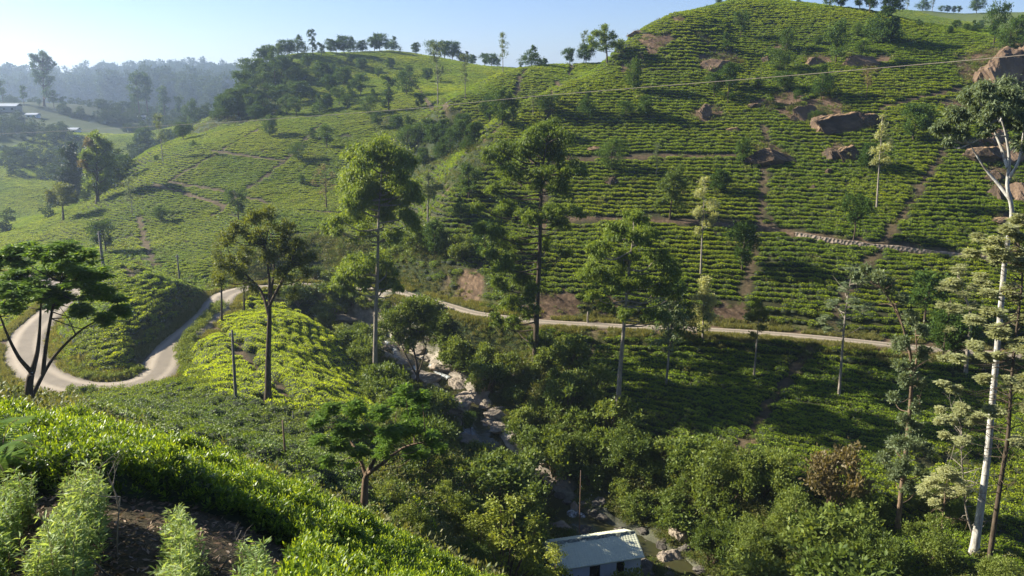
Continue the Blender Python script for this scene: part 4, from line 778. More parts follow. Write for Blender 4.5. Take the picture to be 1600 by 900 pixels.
def blocks(x, y, z, h, w):
    a, t = proj(np.array(x), np.array(y), np.array(z + h * .7)); b, c = proj(np.array(x), np.array(y), np.array(z)); ww = w * F / y * .75
    for (x0, y0, x1, y1) in WIN:
        if b + ww > x0 and b - ww < x1 and c > y0 and t < y1: return True
    return False
rr = np.random.default_rng(4); pts = []
for _ in range(9000):
    k = rr.integers(0, len(L_STREAM)); x = L_STREAM[k, 0] + rr.normal() * 9; y = L_STREAM[k, 1] + rr.normal() * 9
    if not (36 < y < 116): continue
    d = float(dline(np.array([x]), np.array([y]), L_STREAM)[0][0]); dr = min(float(dline(np.array([x]), np.array([y]), L)[0][0]) for L in (L_ROAD, L_LOOP))
    z = float(H(x, y)); px, py = proj(np.array(x), np.array(y), np.array(z))
    if d < (1.3 if (695 < py < 765 or py < 530) else 2.6) or d > (9 if py > 650 and px > 900 else 11) or dr < 4.5 or not (440 < px < 1500): continue
    if in_poly(np.array([px]), np.array([py]), [(285, 500), (350, 455), (430, 455), (500, 500), (580, 600), (560, 690), (300, 700)])[0]: continue
    if in_poly(np.array([px]), np.array([py]), [(640, 690), (720, 690), (790, 790), (640, 800)])[0]: continue
    h = float(rr.uniform(1.8, 4.2)) * (1.1 if py > 650 else 1); 
    if any((x - a) ** 2 + (y - b) ** 2 < (1.35 + .28 * h) ** 2 for a, b, *_ in pts): continue
    if blocks(x, y, z, h, h * .55): continue
    pts.append((x, y, h, float(px), float(py)))
print('bank shrubs', len(pts))
for x, y, h, px, py in pts:
    side = 'right' if px > np.interp(py, [p[1] for p in STREAM], [p[0] for p in STREAM]) else 'left'
    reach = 'the upper stream' if py < 560 else ('the rocky middle stream' if py < 720 else 'the lower stream')
    lt = rr.uniform() < .4; knd = 'lt' if lt else 'dk'
    put_shrub(knd, x, y, h, f"{'light green' if lt else 'dark green'} leafy shrub on the {side} bank of {reach}", f"{'light' if lt else 'dark'} shrubs on the {side} bank of {reach}", wide=float(rr.uniform(.9, 1.2)))
for n_, (px, py, hp) in enumerate([(668, 505, 34), (684, 522, 38), (694, 545, 36), (706, 560, 34), (658, 492, 28), (715, 580, 34), (530, 478, 28), (552, 474, 24), (515, 470, 30), (575, 480, 22), (600, 486, 20), (540, 488, 20)]):
    p = hit(px, py, 60); put_shrub('dk' if n_ % 3 else 'lt', p[0], p[1], hp * p[1] / F * 1.2, ('dark' if n_ % 3 else 'light') + ' green shrub on the steep bank between the lower road and the upper stream', 'shrubs on the steep bank under the lower road', wide=1.2)
for n_, (px, py, hp, kd, lb) in enumerate([(1130, 800, 110, 'big', 'large light green tree above the lower stream, nearest the water'), (1185, 775, 95, 'big', 'leafy green tree directly left of the rust coloured shrub'), (1240, 850, 90, 'big', 'leafy tree below the rust coloured shrub'),
     (1300, 800, 105, 'rust', 'rust coloured shrub among the green ravine trees'), (1110, 880, 85, 'bigd', 'dark leafy tree beside the stream boulder at the lower right of the hut'), (1180, 900, 95, 'big', 'green tree at the bottom edge right of the hut'),
     (1290, 900, 85, 'big', 'bright leafy tree at the bottom edge, middle of three'), (1370, 905, 95, 'bigd', 'dark leafy tree at the bottom edge below the brown trunked tree'), (1360, 820, 70, 'bigd', 'dark bush between the rust shrub and the brown trunked tree'),
     (1450, 890, 85, 'big', 'green bush left of the white trunk at the bottom edge'), (1490, 820, 60, 'bigd', 'low dark bush left of the white eucalyptus trunk'), (1560, 930, 70, 'big', 'leafy bush around the foot of the dark trunk at the right edge'),
     (1060, 770, 75, 'bigd', 'dark bush in the shade above the lower stream'), (985, 740, 80, 'bigd', 'dark bushy tree below the umbrella crowned eucalyptus'), (910, 720, 70, 'bigd', 'bushy dark tree left of the umbrella crowned eucalyptus trunk'), (1440, 800, 50, 'big', 'round bush right of the brown trunk'),
     (660, 745, 110, 'bigd', 'dark round tree behind the small feathery tree'), (700, 840, 85, 'big', 'pale leafy bush below the bright strip of tea'), (640, 855, 70, 'big', 'pale leafy bush beside the foreground hedge'), (745, 830, 60, 'bigd', 'dark bush left of the hut'), (730, 905, 70, 'bigd', 'dark bush at the bottom edge left of the hut'),
     (800, 760, 60, 'bigd', 'dark bushy tree left of the lower stream'), (600, 800, 55, 'big', 'light leafy bush at the foot of the small feathery tree'), (550, 700, 45, 'bigd', 'dark bush at the far edge of the dark tea field')]):
    p = hit(px, py, 24); put_shrub(kd, p[0], p[1], hp * p[1] / F * 1.25, lb, None, 'tree' if kd.startswith('big') else 'shrub', wide=.85 if kd != 'rust' else .8)
for px, py, hp, lb in [(790, 905, 88, 'yellow green feathery bush in front of the hut\'s left end'), (745, 900, 66, 'yellow feathery bush just left of the one by the hut'), (858, 925, 52, 'yellow green feathery bush overlapping the hut\'s lower left corner')]:
    p = PT(px, 905, 40 if px < 840 else 44); g_ = float(H(p[0], p[1])); tp_ = PT(px, {790: 775, 745: 800, 858: 850}[px], p[1]); put_shrub('yel', p[0], p[1], (tp_[2] - g_) * 1.05, lb, None, wide=.5)
# weeds on the near slope and at the left road edge
for n_, (px, py, hp, kd) in enumerate([(10, 640, 40, 'yel'), (80, 640, 26, 'dk'), (110, 625, 22, 'lt'), (-20, 620, 40, 'lt'), (140, 628, 25, 'dk')]):
    p = hit(px, py, 20); put_shrub(kd, p[0], p[1], hp * p[1] / F * 1.3, ['yellow green weed bush under the feathery tree', 'low dark weed patch right of the feathery tree trunk', 'pale weed bush at the near road edge', 'leafy bush at the left picture edge by the road', 'dark weed bush at the left end of the dark tea field'][n_], None)
# distant wood on the far ridge
def wood():
    r = np.random.default_rng(12); n = 7500; a = r.uniform(-.66, -.16, n); d = r.uniform(650, 1500, n); x = d * np.sin(a); y = d * np.cos(a); z = H(x, y); px, py = proj(x, y, z)
    k = (px > -120) & (px < 395) & ((fbm(x / 70, y / 70, 3, 3) > -.02) | (px > 120)) & ((d > 900) | (fbm(x / 60, y / 60, 8, 2) > .12)); x = x[k]; y = y[k]; z = z[k]
    objs = []
    for q in range(4):
        rr = np.random.default_rng(300 + q); parts = []
        for c in range(7): V, Fc, v = puffs(np.array([rr.normal() * 1.6, rr.normal() * 1.6, 6 + c * 2.0]), 2.4, 90, 1.3, 'tuft', rr, .5, .9, 7); parts.append((V, Fc, 0, v))
        T = tube(np.array([[0, 0, -1], [.2, 0, 8], [0, .2, 17]]), [.3, .2, .1], 5); V, Fc, mi, at = fast_join(parts + [(T[0], T[1], 0, np.zeros(len(T[1])))])
        objs.append(mesh_from('far_tree', V, Fc, M['far_leaf'], attrs={'v': ('FACE', at)}, smooth=False, link=False))
    c = coll('far tree kinds', objs); s = r.uniform(.6, 1.7, len(x)) * (1 + .8 * fbm(x / 90, y / 90, 23, 3))
    scatter('far_woodland', np.stack([x, y, z], 1), np.stack([0 * s, 0 * s, r.uniform(0, 6.28, len(s))], 1), np.stack([s, s, s], 1), c, 'hazy blue green woodland covering the far ridge at the left', 'woodland', 4, 5)
    # bushes scattered over the hazy valley sides
    n = 9000; a = r.uniform(-.75, -.2, n); d = r.uniform(190, 700, n); x = d * np.sin(a); y = d * np.cos(a); z = H(x, y); px, py = proj(x, y, z)
    k = (px > -100) & (px < 330) & (fbm(x / 22, y / 22, 19, 3) > .03) & ((px < 190) | (d > 300)); x = x[k]; y = y[k]; z = z[k]; s = r.uniform(.12, .42, len(x))
    scatter('valley_undergrowth', np.stack([x, y, z - 1.2 - s * 4], 1), np.stack([0 * s, 0 * s, r.uniform(0, 6.28, len(s))], 1), np.stack([s * 1.4, s * 1.4, s], 1), c, 'bushes and small trees dotted over the hazy valley slopes at the left', 'undergrowth', 4, 6)
wood()
# ------------------------------------------------------------------ rocks
def rock_mat(name, a, b, c, sc_=1.0, moss=.0):
    m, nt, out = mat(name); n = noise(nt, .9 * sc_, 9, .68, coord='Object'); n2 = noise(nt, 6 * sc_, 8, .7)
    tc = nt.nodes.new('ShaderNodeTexCoord'); mp = nt.nodes.new('ShaderNodeMapping'); mp.inputs['Scale'].default_value = (2.2, 2.2, .35); nt.links.new(tc.outputs['Object'], mp.inputs[0]); n3 = noise(nt, 1.6, 5, .6, mp.outputs[0])
    cc = ramp(nt, n, [(.3, a), (.52, b), (.72, c)]); cc = mix(nt, math_(nt, 'MULTIPLY', n2, .6), cc, mix(nt, n3, a, b))
    if moss:
        ge = N(nt, 'ShaderNodeNewGeometry'); sp = N(nt, 'ShaderNodeSeparateXYZ'); nt.links.new(ge.outputs['Normal'], sp.inputs[0])
        f = math_(nt, 'MULTIPLY', math_(nt, 'GREATER_THAN', math_(nt, 'ADD', sp.outputs['Z'], math_(nt, 'MULTIPLY', n2, .6)), 1.12), moss); cc = mix(nt, f, cc, (.26, .17, .09))
    princ(nt, out, cc, .92, bump(nt, n2, .9, .12), .2); return m
M['rock_pale'] = rock_mat('pale river rock', (.13, .105, .08), (.33, .275, .21), (.52, .44, .35))
M['rock_dark'] = rock_mat('dark hill rock', (.022, .017, .012), (.085, .06, .04), (.22, .15, .095), moss=.9)
M['rock_brown'] = rock_mat('brown cliff rock', (.05, .036, .024), (.16, .108, .07), (.32, .22, .145), .35, moss=.5)
def rock_mesh(name, seed, m, flat=1.0, cuts=16, sub=4):
    r = np.random.default_rng(seed); V, Fc = ico(sub)
    for _ in range(cuts):
        n_ = r.normal(size=3); n_ /= np.linalg.norm(n_); d = r.uniform(.52, .9); s = V @ n_; V = V - np.outer(np.clip(s - d, 0, None), n_)
    V = V * (1 + noise3(V, 1.8, seed) * .5 + noise3(V, 5, seed + 1) * .25 + noise3(V, 13, seed + 2) * .12)[:, None]; V[:, 2] *= flat
    me = mesh_from(name, V, Fc, m, smooth=False, link=False); return me.data
M['rock_wet'] = rock_mat('dark stream rock', (.04, .036, .03), (.13, .115, .095), (.27, .24, .20))
RK = {(k, m): rock_mesh('rock', 400 + k * 7 + j, M[m], cuts=20, sub=5) for k in range(6) for j, m in enumerate(['rock_pale', 'rock_dark', 'rock_brown', 'rock_wet'])}
def rock(name, x, y, sx, sy, sz, m, label, k, group=None, rz=0, sink=.35, z=None, cat='rock', tilt=0):
    o = bpy.data.objects.new(name, RK[(k % 6, m)]); col.objects.link(o); zz = float(H(x, y)) if z is None else z
    o.location = (x, y, zz + sz * (.6 - sink * 1.2)); o.scale = (sx, sy, sz); o.rotation_euler = (tilt, tilt * .5, rz); tag(o, label, cat, group); return o
for n_, (px, py, w, h, d, mm, lb, sk) in enumerate([
    (1562, 128, 78, 62, 5.5, 'rock_brown', 'huge brown cracked rock face on the right skyline', .35), (1604, 118, 50, 66, 5, 'rock_brown', 'brown rock face joining the huge one at the right picture edge', .35),
    (1528, 128, 22, 34, 3, 'rock_brown', 'narrow brown rock at the left foot of the huge rock face', .4),
    (1312, 204, 112, 34, 3.0, 'rock_dark', 'long dark overhanging rock ledge on the big hill', .2), (1262, 184, 60, 28, 2.6, 'rock_brown', 'orange brown crumbling rock at the left end of the long ledge', .35), (1288, 200, 44, 26, 3.2, 'rock_brown', 'pale patched rock under the left half of the long ledge', .25), (1350, 196, 50, 26, 3, 'rock_dark', 'dark rock forming the right end of the long ledge', .3),
    (1204, 254, 74, 34, 3.5, 'rock_dark', 'big dark boulder with brown top left of two below the ledge', .3), (1300, 246, 34, 24, 2.4, 'rock_dark', 'left part of the split dark boulder below the ledge', .3), (1322, 247, 44, 27, 2.6, 'rock_dark', 'right part of the split dark boulder below the ledge', .3),
    (1540, 250, 60, 34, 3, 'rock_dark', 'dark brown boulder behind the pale eucalyptus branches', .3), (1585, 250, 60, 40, 3, 'rock_brown', 'brown boulder at the right picture edge level with the eucalyptus crown', .3), (1555, 222, 50, 24, 2.4, 'rock_brown', 'brown ledge rock above the boulders behind the eucalyptus', .35),
    (1556, 281, 30, 24, 2, 'rock_dark', 'small dark boulder left of the eucalyptus branch fork', .3), (1558, 308, 26, 30, 2, 'rock_dark', 'dark boulder in the tea left of the white trunk', .3), (1592, 308, 44, 34, 2.4, 'rock_brown', 'grey brown boulder right of the white trunk', .3), (1572, 348, 40, 18, 2, 'rock_dark', 'low dark rock at the top of the pale foliage', .4),
    (1120, 106, 54, 20, 3, 'rock_brown', 'brown rock slab high on the big hill above the cable', .35), (1100, 182, 30, 22, 2, 'rock_brown', 'pale rounded rock below a small tree on the big hill', .3), (1275, 100, 40, 16, 2.4, 'rock_brown', 'brown rock slab left of the slim tree on the upper hill', .4), (1345, 100, 66, 26, 3, 'rock_brown', 'wide brown rocky outcrop near the top of the big hill', .4), (1195, 96, 16, 10, 1.5, 'rock_dark', 'small grey rock on the upper hill', .3),
    (958, 290, 14, 20, .9, 'rock_dark', 'small upright dark stone in the tea rows', .2), (930, 235, 26, 12, 1.4, 'rock_dark', 'flat dark stone by the earth track on the hill', .4), (1295, 272, 12, 12, .8, 'rock_dark', 'small dark stone under the split boulder', .3), (1272, 296, 14, 11, .8, 'rock_dark', 'small stone in the tea below the split boulder', .3),
    (1000, 52, 36, 10, 2, 'rock_brown', 'thin brown rock slab on the left shoulder of the big hill', .5), (1145, 205, 30, 10, 1.4, 'rock_dark', 'low rock just below the small trees on the hill', .45), (1180, 168, 24, 12, 1.4, 'rock_dark', 'low dark rock left of the long ledge', .4),
    (1046, 880, 56, 36, 1.4, 'rock_pale', 'flat topped boulder in the stream right of the hut', .35), (1062, 838, 50, 50, 1.6, 'rock_pale', 'large tan boulder above the flat one by the stream', .35), (985, 795, 44, 26, 1.3, 'rock_pale', 'tan boulder in the shrubs behind the hut', .35), (898, 800, 24, 34, 1.0, 'rock_pale', 'upright pale boulder beside the little fall behind the hut', .3), (872, 825, 50, 26, 1.5, 'rock_pale', 'dark wet slab below the little fall behind the hut', .5),
    (573, 780, 60, 44, 1.6, 'rock_brown', 'rough rock heap left of the small feathery tree trunk', .4)]):
    p = hit(px, py, 22 if py > 600 else 60); kk = p[1] / F; rock('boulder' if w < 100 else 'rock_ledge', p[0], p[1], w * kk * .56, d * .62, h * kk * .68, mm, lb, n_, rz=.1 * (n_ % 5) - .2, sink=sk + .08)
# slabs and stones of the river bed
r = np.random.default_rng(15)
for n_, (px, py, w, h, lb) in enumerate([(545, 498, 44, 9, 'pale flat slab at the far bend of the stream'), (590, 515, 46, 12, 'broad pale slab behind the white eucalyptus trunk'), (565, 507, 26, 8, 'small pale slab at the far bend'), (610, 548, 26, 14, 'pale slab left of the white water'), (635, 568, 30, 10, 'pale slab beside the white water'),
      (660, 590, 44, 14, 'wide pale slab under the round dark tree'), (690, 577, 30, 10, 'pale slab right of the cascade'), (715, 605, 34, 14, 'tan slab at the foot of the cascade'), (740, 622, 44, 20, 'large tan slab above the green pool'), (712, 640, 50, 22, 'large pale slab left of the green pool'), (775, 648, 34, 12, 'tan boulder at the right side of the pool'), (768, 662, 30, 12, 'angular tan boulder at the pool outlet'), (782, 672, 30, 10, 'low tan boulder beside the pool outlet'), (738, 692, 40, 16, 'pale slab below the green pool'), (755, 704, 24, 12, 'pale rounded boulder below the pool'),
      (875, 775, 20, 9, 'small tan stone in the lower stream'), (885, 785, 16, 7, 'stone in the middle of the lower stream'), (868, 790, 14, 6, 'little stone by the lower stream bank'), (1020, 862, 24, 12, 'brown stone next to the hut wall'), (1010, 885, 26, 12, 'wet brown stone by the hut corner'), (1070, 860, 20, 16, 'tan stone on the bank right of the hut'), (655,548,24,8,'pale slab high on the right bank of the cascade'),(625,535,22,8,'pale slab above the white water')]):
    p = hit(px, py, 40); kk = p[1] / F; k_ = p[1]*kk
    rock('river_rock', p[0], p[1], w * kk * .68, w * kk * .75, h * kk * .9, 'rock_pale' if p[1] > 63 else 'rock_wet', lb, n_, rz=r.uniform(0, 3), sink=.42, tilt=r.uniform(-.08, .08))
for _ in range(210):
    k = r.integers(0, len(L_STREAM)) if _ < 80 else r.integers(len(L_STREAM) * 6 // 10, len(L_STREAM)); a = r.normal() * 2.2; x = L_STREAM[k, 0] + a; y = L_STREAM[k, 1] + r.normal() * 2.4; s = r.uniform(.2, .75)
    if y < 46: continue
    rock('river_stone', x, y, s * 1.2, s, s * .6, 'rock_pale' if y > 63 else 'rock_wet', 'small tan stones strewn along the stream bed', int(r.integers(6)), group='stones strewn along the stream bed', rz=r.uniform(0, 3), sink=.3)
# water ---------------------------------------------------------------
m, nt, out = mat('stream water'); n = noise(nt, .35, 3); nn = noise(nt, 5, 4)
p_ = princ(nt, out, mix(nt, n, (.030, .045, .018), (.06, .045, .02)), .08, bump(nt, nn, .25, .04), .5); M['water'] = m
m, nt, out = mat('white water'); n = noise(nt, 3.5, 8, .8); princ(nt, out, ramp(nt, n, [(.42, (.06, .06, .045)), (.52, (.30, .32, .31)), (.62, (.75, .78, .8))]), .35, bump(nt, n, .9, .1)); M['foam'] = m
LS = L_STREAM.copy(); LS[:, 2] += .02
ribbon('stream_water', LS, 2.2, M['water'], dz=0, crown=0, edge=.6, seed=9)
for n_, (a, b, wd_, nm) in enumerate([((603, 540), (650, 580), .55, 'upper'), ((672, 575), (700, 600), .6, 'middle'), ((893, 805), (903, 815), .5, 'lower')]):
    P0 = np.array(hit(*a, 40)); P1 = np.array(hit(*b, 40)); nseg = 24; t = np.linspace(0, 1, nseg)[:, None]; Lw = P0 * (1 - t) + P1 * t
    Lw[:, 0] += .35 * np.sin(t[:, 0] * 9); dd, zz = dline(Lw[:, 0], Lw[:, 1], L_STREAM); Lw[:, 2] = np.maximum(H(Lw[:, 0], Lw[:, 1]), zz + .05) + .03
    ribbon('stream_water', Lw, wd_ * .6, M['foam'], dz=0.05, crown=.12, edge=.5, seed=20 + n_)
# low stone edging of the hill path ---------------------------------------
m, nt, out = mat('dry stone'); vo = nt.nodes.new('ShaderNodeTexVoronoi'); vo.inputs['Scale'].default_value = 2.6; tc = nt.nodes.new('ShaderNodeTexCoord'); nt.links.new(tc.outputs['Object'], vo.inputs['Vector'])
princ(nt, out, mix(nt, noise(nt, 4, 6), (.16, .12, .09), (.42, .34, .26)), .95, bump(nt, vo.outputs['Distance'], 1, .2)); M['stone'] = m
Lp = PATH2[(PATH2[:, 0] > hit(1235, 366)[0]) & (PATH2[:, 0] < hit(1540, 403)[0])].copy()
def wall_mesh(L, hgt, th, seed):
    V = []; n = len(L); s = np.arange(n); hh = hgt * (.75 + .5 * vnoise(s / 2.0, s * 0., seed))
    for k in range(n):
        for dy, z in ((-th, -.3), (-th, hh[k]), (th, hh[k] * .95), (th, -.3)): V.append((L[k, 0], L[k, 1] - .55 + dy, L[k, 2] + z))
    i, j = np.meshgrid(np.arange(n - 1), np.arange(3), indexing='ij'); q = (i * 4 + j).ravel(); return np.array(V), np.stack([q, q + 4, q + 5, q + 1], 1)
V, Fc = wall_mesh(Lp, .24, .2, 3); w_ = mesh_from('low_stone_wall', V, Fc, M['stone'], smooth=False); tag(w_, 'low dry stone edging along the path across the big hill', 'wall')
# undergrowth: every bare, unplanted bit of ground gets weeds ---------------
def weed(name, seed, n, size, leaf, spread, h, style='tuft'):
    rr = np.random.default_rng(seed); parts = []
    for c in range(5): V, Fc, v = puffs(np.array([rr.normal() * spread * .6, rr.normal() * spread * .6, h * rr.uniform(.3, .6)]), spread * .6, n // 5, size, style, rr, .45, .7, 6); parts.append((V, Fc, 0, v))
    V, Fc, mi, at = fast_join(parts); return mesh_from(name, V, Fc, M[leaf], attrs={'v': ('FACE', at)}, smooth=False, link=False)
M['weed'] = leaf_mat('weeds', (.05, .055, .018), (.13, .14, .04), (.27, .24, .10), .35)
C_WEED = coll('weed kinds', [weed('weed', 500 + k, 130, .17, 'weed' if k % 2 else 'shrub', .6, .55) for k in range(6)])
def undergrowth():
    r = np.random.default_rng(44); n = 150000
    a = r.uniform(-.75, .75, n); d = np.exp(r.uniform(math.log(16), math.log(300), n)) ; x = d * np.sin(a); y = d * np.cos(a)
    for (a_, b_, c_, r_) in BAREROCK + SOILD: m_ = int(60 * r_ * r_); t_ = r.uniform(0, 6.28, m_); q_ = r_ * 1.3 * np.sqrt(r.uniform(0, 1, m_)); x = np.concatenate([x, a_ + q_ * np.cos(t_)]); y = np.concatenate([y, b_ + q_ * np.sin(t_)])
    n2 = 70000; k = r.integers(0, len(L_STREAM), n2); x = np.concatenate([x, L_STREAM[k, 0] + r.normal(0, 5.5, n2)]); y = np.concatenate([y, L_STREAM[k, 1] + r.normal(0, 5.5, n2)])
    ds = dline(x, y, L_STREAM)[0]; dr = np.minimum(dline(x, y, L_ROAD)[0], dline(x, y, L_LOOP)[0]); z = H(x, y); px, py = proj(x, y, z)
    m = (dr > 2.3) & (ds > np.where(y < 62, 1.5, 2.5) + 1.2 * (fbm(x / 2, y / 2, 7, 2) > 0)) & (px > -60) & (px < 1660) & (y > 19)
    near = in_poly(px, py, [(285, 500), (350, 455), (430, 455), (520, 500), (610, 600), (590, 670), (520, 700), (430, 650), (300, 610)]) & (y > 54)
    darkf = (y > 30) & (py > 612) & (px > 110) & (px < 560) & (y < 60)
    tea = (ds > 9.5) & ~inside_any(x, y, WOODS, 1) & (dr > 4.2) & ((y > 60) | ((y > 44) & (px > 950)))
    rockf = inside_any(x, y, BAREROCK)
    p = np.where(tea, .05, 1.0); p = np.where(near | darkf, .0, p); p = np.where(rockf, .10, p); p = np.where(inside_any(x, y, SOILD), .06, p); p = np.where((y > 240), .12, p)
    m &= r.uniform(0, 1, len(x)) < p
    x, y, z = x[m], y[m], z[m]; s = r.uniform(.45, 1.25, len(x)); s = np.where(dr[m] < 4.5, s * .55, s); s = np.where(y < 40, s * .8, s); s = s * np.where(ds[m] < 5, .6, 1)
    scatter('undergrowth', np.stack([x, y, z - .1], 1), np.stack([r.normal(0, .1, len(x)), r.normal(0, .1, len(x)), r.uniform(0, 6.28, len(x))], 1), np.stack([s, s, s * r.uniform(.7, 1.2, len(x))], 1), C_WEED, 'weeds and low undergrowth on the banks, verges and unplanted ground', 'undergrowth', 6, 3)
undergrowth()
def road_grass():
    r = np.random.default_rng(61); parts = []
    objs = []
    for q in range(3):
        rr = np.random.default_rng(610 + q); n = 70; P = rr.normal(size=(n, 3)) * [.16, .16, 0]; D = rr.normal(size=(n, 3)) * .35 + [0, 0, 1]; V, Fc = leaf_quads(P, D, .34, .12, 0, 610 + q); objs.append(mesh_from('grass_tuft', V, Fc, M['weed'], attrs={'v': ('FACE', rr.uniform(.3, 1, n))}, smooth=False, link=False))
    c = coll('grass kinds', objs); xs = []; ys = []
    for L, hw in ((L_LOOP, 2.15), (L_ROAD, 1.5)):
        T = np.gradient(L[:, :2], axis=0); T /= np.linalg.norm(T, axis=1)[:, None]; Nn = np.stack([-T[:, 1], T[:, 0]], 1)
        k = r.integers(0, len(L), 9000); o = (hw + np.abs(r.normal(0, .5, 9000))) * r.choice([-1, 1], 9000); xs.append(L[k, 0] + Nn[k, 0] * o + r.normal(0, .4, 9000)); ys.append(L[k, 1] + Nn[k, 1] * o + r.normal(0, .4, 9000))
    x = np.concatenate(xs); y = np.concatenate(ys); m = (np.minimum(dline(x, y, L_LOOP)[0] - .6, dline(x, y, L_ROAD)[0]) > 1.4) & (fbm(x / 2, y / 2, 17, 2) > -.08); x = x[m]; y = y[m]; s = r.uniform(.5, 1.3, len(x))
    scatter('verge_grass', np.stack([x, y, H(x, y) - .02], 1), np.stack([0 * s, 0 * s, r.uniform(0, 6.28, len(s))], 1), np.stack([s, s, s], 1), c, 'grass growing along the edges of both roads', 'grass', 3, 4)
road_grass()
# clipped hedge along the inner road bends ----------------------------------
def hedge(pp, off, label, leafcoll, name='hedge', hgt=1.0, seed=1, dens=9):
    L = hline(pp, .5, 40); r = np.random.default_rng(seed); n = int(len(L) * .5 * dens); k = r.integers(0, len(L), n); x = L[k, 0] + r.normal(0, .28, n); y = L[k, 1] + r.normal(0, .28, n); z = H(x, y)
    s = r.uniform(.6, 1.0, n) * hgt; scatter(name, np.stack([x, y, z], 1), np.stack([0 * s, 0 * s, r.uniform(0, 6.28, n)], 1), np.stack([s, s, s * 1.3], 1), leafcoll, label, 'hedge', 6, seed)
C_HEDGE = coll('hedge kinds', [weed('hedge_piece', 520 + k, 200, .13, 'shrub_lt', .5, .8, 'wispy') for k in range(6)])
hedge([(345, 478), (322, 503), (295, 535), (290, 560), (300, 585), (318, 600)], 0, 'grey green clipped hedge between the road bend and the bright tea field', C_HEDGE, seed=2)
hedge([(120, 622), (180, 618), (240, 612), (300, 603), (330, 612)], 0, 'hedge along the near side of the road bend, above the dark tea field', C_HEDGE, seed=3)
hedge([(110, 575), (140, 592), (190, 592), (215, 580)], 0, 'trimmed tea edge at the foot of the round knoll', C_HEDGE, seed=4, hgt=.8)
# ------------------------------------------------------------------ foreground: tea hedge, weeds, twigs
def fg():
    r = np.random.default_rng(70)
    def hh(x, y):
        yf = 9.2 + .5 * np.sin(x * 1.3) + .4 * vnoise(x * 1.1, x * 0, 3); yf = np.where(x > -3.1, yf - 4.6 * sstep(-3.1, -1.6, x), yf)
        m = sstep(yf, yf + .35, y) * (1 - sstep(14.6, 15.4, y)) * sstep(-13, -12.4, x) * (1 - sstep(4, 5, x))
        return m * (HG + .42 * fbm(x * 1.1, y * 1.1, 71, 3) + .10 * np.sin(x * 4.2) * np.sin(y * 4.1)), yf
    # dark woody inside
    gx, gy = np.meshgrid(np.arange(-13, 5, .12), np.arange(4, 15.6, .12), indexing='ij'); h, _ = hh(gx, gy); z = H(gx, gy) + np.where(h > .05, h - .13, -.25)
    V = np.stack([gx, gy, z], 2).reshape(-1, 3); na, nb = gx.shape; i, j = np.meshgrid(np.arange(na - 1), np.arange(nb - 1), indexing='ij'); q = (i * nb + j).ravel(); Fc = np.stack([q, q + nb, q + nb + 1, q + 1], 1)
    hf = h.ravel()[Fc].max(1); Fc = Fc[hf > .08]
    objs = []
    for k in range(6):
        rr = np.random.default_rng(700 + k); parts = []
        for st in range(3):
            b = rr.normal(size=3) * [.05, .05, 0]; up = np.array([rr.normal() * .25, rr.normal() * .25, 1]); up /= np.linalg.norm(up); n = 6; P = b + up * np.linspace(0, .15, n)[:, None]
            az = rr.uniform(0, 6.28) + np.arange(n) * 2.4; el = np.linspace(.15, 1.2, n) + rr.normal(size=n) * .15; D = np.stack([np.cos(az) * np.cos(el), np.sin(az) * np.cos(el), np.sin(el)], 1); L_ = .078 * np.linspace(1.05, .6, n)
            nr = np.cross(D, np.cross([0, 0, 1.], D)) + [0, 0, .3]
            V_, F_ = leaf_quads(P, D, 1.0, .40, 0, 1, nrm=nr)
            c = P.repeat(4, 0); V_ = c + (V_ - c) * (L_.repeat(4)[:, None]); v = np.linspace(.1, 1.0, n) * rr.uniform(.6, 1) ; parts.append((V_, F_, 0, v))
        V2, F2, mi, at = fast_join(parts); objs.append(mesh_from('tea_shoot', V2, F2, M['tea_fg'], attrs={'v': ('FACE', at)}, smooth=False, link=False))
    c = coll('tea shoot kinds', objs)
    n = 80000; x = r.uniform(-12.6, 4.2, n); y = r.uniform(4.4, 15.2, n); h, yf = hh(x, y); px, py = proj(x, y, H(x, y) + h); k = (h > .15) & (px > -80) & (px < 900) & (py < 980) & (fbm(x * 2.2, y * 2.2, 78, 2) > -.17); x, y, h = x[k], y[k], h[k]
    u = r.uniform(0, 1, len(x)); z = H(x, y) + h - np.where(h < .6, u * h * .8, u * .12)
    e = .1; nx = (hh(x + e, y)[0] + H(x + e, y) - hh(x - e, y)[0] - H(x - e, y)) / .2; ny = (hh(x, y + e)[0] + H(x, y + e) - hh(x, y - e)[0] - H(x, y - e)) / .2
    rot = np.stack([np.clip(np.arctan(ny), -.9, .9) * .7, -np.clip(np.arctan(nx), -.9, .9) * .7, r.uniform(0, 6.28, len(x))], 1); s = r.uniform(.7, 1.25, len(x))
    # rotation order keeps the tilt in world axes
    rot[:, 2] = r.uniform(0, 6.28, len(x)); rot[:, 0] = r.normal(0, .3, len(x)); rot[:, 1] = r.normal(0, .3, len(x))
    o = scatter('tea_hedge', np.stack([x, y, z], 1), rot, np.stack([s, s, s], 1), c, 'foreground tea hedge with glossy yellow green leaves running down to the right', 'tea hedge', 6, 71)
    mesh_from('branches', V, Fc, M['twigs'], o)
M['tea_fg'] = leaf_mat('glossy tea leaf', (.025, .052, .008), (.13, .21, .016), (.42, .50, .04), .38, rough=.42, spec=.28)
fg()
M['mug'] = leaf_mat('feathery weed leaf', (.09, .14, .045), (.20, .29, .10), (.38, .45, .20), .38)
